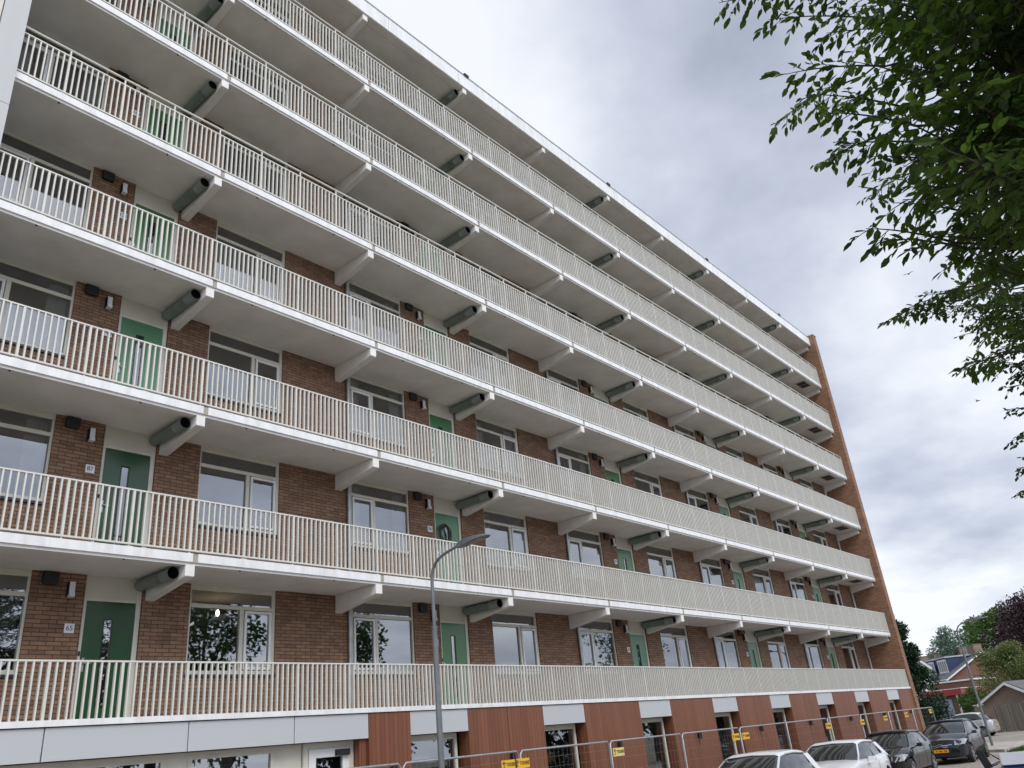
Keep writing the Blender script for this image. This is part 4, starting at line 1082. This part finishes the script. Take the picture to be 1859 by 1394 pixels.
# carport / garage with red fascia
g = housebox('garage', (78, 9.6, 0), R(-10), 'flat-roofed brick garage with red fascia and pale blue door')
MB().box(0, 6, -2.6, .8, 0, 2.75).build('brick_wall', M['brick_far'], g)
MB().box(-.35, 6.1, -3.0, .95, 2.75, 3.25).build('red_fascia', M['redp'], g)
MB().box(-.36, 6.1, -3.05, 1.0, 3.25, 3.31).build('roof_edge', M['white'], g)
MB().box(-.03, 0, -1.8, .3, .05, 2.45).build('garage_door', M['bluedoor'], g)
MB().box(-.3, -.18, -2.55, -2.43, 0, 2.75).build('post', M['white'], g)
g2 = housebox('brick_extension', (86, 12.1, 0), R(-10), 'low brick extension with white ledge behind the red-edged garage')
MB().box(0, 5, -5, .8, 0, 4.0).build('brick_wall', M['brick_far'], g2); MB().box(-.1, 5.1, -5.1, .9, 4.0, 4.14).build('ledge', M['white'], g2)
# shed with wooden gate
s_ = housebox('shed', (59.5, -.35, 0), R(-14), 'small brick shed with white verge boards under a grey pitched roof', 'shed')
sw, se, sa = 1.9, 1.95, 3.0
MB().prism([(-sw, 0), (sw, 0), (sw, se), (0, sa - .1), (-sw, se)], 'x', .0, 5).build('brick_wall', M['brick_pale'], s_)
for s in (-1, 1):
    MB().prism([(0, sa), (s * (sw + .3), se - .12), (s * (sw + .3), se), (0, sa + .13)], 'x', -.2, 5.2).build('roof', M['roof'], s_)
    MB().prism([(0, sa - .1), (s * (sw + .32), se - .28), (s * (sw + .32), se - .12), (0, sa + .05)], 'x', -.3, -.205).build('verge_board', M['white'], s_)
fe = empty('wooden_fence', (58.6, -.05, 0), 'weathered grey fence of upright boards in front of the brick shed', 'fence', rz=R(-14))
mb = MB(); yy = .65
while yy > -8:
    mb.box(-.012 if int(yy * 9) % 2 else -.03, .012, yy - .125, yy, .08, 1.72); yy -= .132
mb.build('boards', M['woodfar'], fe)
MB().box(.013, .06, -8, .65, .4, .5).box(.013, .06, -8, .65, 1.35, 1.45).build('rails', M['woodfar'], fe)
for i in range(5): MB().box(-.02, .08, .70 - 1.95 * i, .80 - 1.95 * i, 0, 1.8).build('fence_post', M['woodfar'], fe)
gw = empty('garden_wall', (62.5, 1.9, 0), 'weathered low brick garden wall with pale top left of the shed', 'wall', rz=R(-14))
MB().box(0, .25, -.8, .9, 0, 1.75).build('brickwork', M['brick_pale'], gw); MB().box(-.04, .29, -.84, .94, 1.75, 1.83).build('coping', M['lightgrey'], gw)
wb_ = empty('waste_bin', (68.5, 7.3, 0), 'dark blue wheeled waste bin before the pale blue garage door', 'bin')
MB().prism([(-.26, .06), (.26, .06), (.3, .95), (-.3, .95)], 'x', -.3, .3).build('bin_body', M['bluebin'], wb_, bevel=.02)
MB().prism([(-.33, .95), (.33, .95), (.28, 1.04), (-.28, 1.04)], 'x', -.34, .33).build('lid', M['bluebin'], wb_, bevel=.015)
MB().tube([(.25, -.3, .1), (.25, -.25, .1)], .1, 14).tube([(.25, .25, .1), (.25, .3, .1)], .1, 14).build('wheel', M['rubber'], wb_)

# grass tufts along the kerb
gm = MB(); r = random.Random(99)
for i in range(2600):
    t = r.random(); x = 33.4 + t * 7.5 + r.gauss(0, .12); y = -4.75 - (t ** .8) * .4 + r.gauss(0, .10) - .0
    hh = r.uniform(.05, .17); a = r.uniform(0, 6.28); dx, dy = math.cos(a) * .012, math.sin(a) * .012
    gm.add([(x - dx, y - dy, .0), (x + dx, y + dy, .0), (x + r.gauss(0, .04), y + r.gauss(0, .04), .02 + hh)], [(0, 1, 2)])
tag(gm.build('grass_tufts', M['grass'], fix=False), 'green weeds growing along the kerb beside the far street lamp', 'grass', kind='stuff')

# potted plants on the second and third galleries, far bays
def pot(loc, label, lm, h=.9, n=500):
    t = empty('potted_plant', loc, label, 'plant')
    MB().tube([(0, 0, 0), (0, 0, .28), (0, 0, .30)], [.11, .15, .16], 14).build('pot', M['brick_far'], t, fix=False)
    r = random.Random(int(loc[0] * 10)); lv = MB()
    for i in range(n):
        a = r.uniform(0, 6.28); z = r.uniform(.3, h + .3); rad = .24 * math.sin(math.pi * min(1, (z - .2) / (h + .15))) + .04
        p = Vector((math.cos(a) * rad * r.random() ** .5, math.sin(a) * rad * r.random() ** .5, z))
        leafquad(lv, p, Vector((p.x, p.y, r.uniform(-.1, .4))) + rv(r) * .1, rv(r), .12, False)
    MB().tube([(0, 0, .25), (.02, 0, h * .6), (0, .02, h + .15)], [.014, .01, .005], 6).build('stem', M['bark'], t)
    lv.build('foliage', lm, t, fix=False); return t
pot((P8 * 4 - .9 - .55, 1.0, SZ(3) + .19), 'leafy green potted plant beside the last door of the third gallery', M['leafF'], 1.35, 800)
pot((P8 * 4 + .95, .9, SZ(3) + .19), 'reddish potted plant before the last window of the third gallery', M['leafE'], 1.0, 500)
# birds in the sky
for i, (px, py, d) in enumerate(((1649.5, 497.5, 70), (1775, 728, 80))):
    p = at(px, py, d); b = empty('bird', p, ['small dark bird high in the sky left of the tree', 'tiny bird low in the sky near the right edge'][i], 'bird', rz=i * 1.2)
    MB().tube([(-.22, 0, 0), (-.1, 0, .01), (0, 0, .02), (.12, 0, .02), (.2, 0, .01)], [.01, .045, .06, .04, .01], 8).build('body', M['dark'], b, fix=False)
    for s in (-1, 1): MB().add([(-.06, 0, .02), (.07, 0, .02), (.05, s * .28, .12), (-.02, s * .52, .06), (-.08, s * .25, .1), (0, s * .25, .085)], [(0, 1, 2, 5, 4), (5, 2, 3, 4)]).build('wing', M['dark'], b, fix=False)
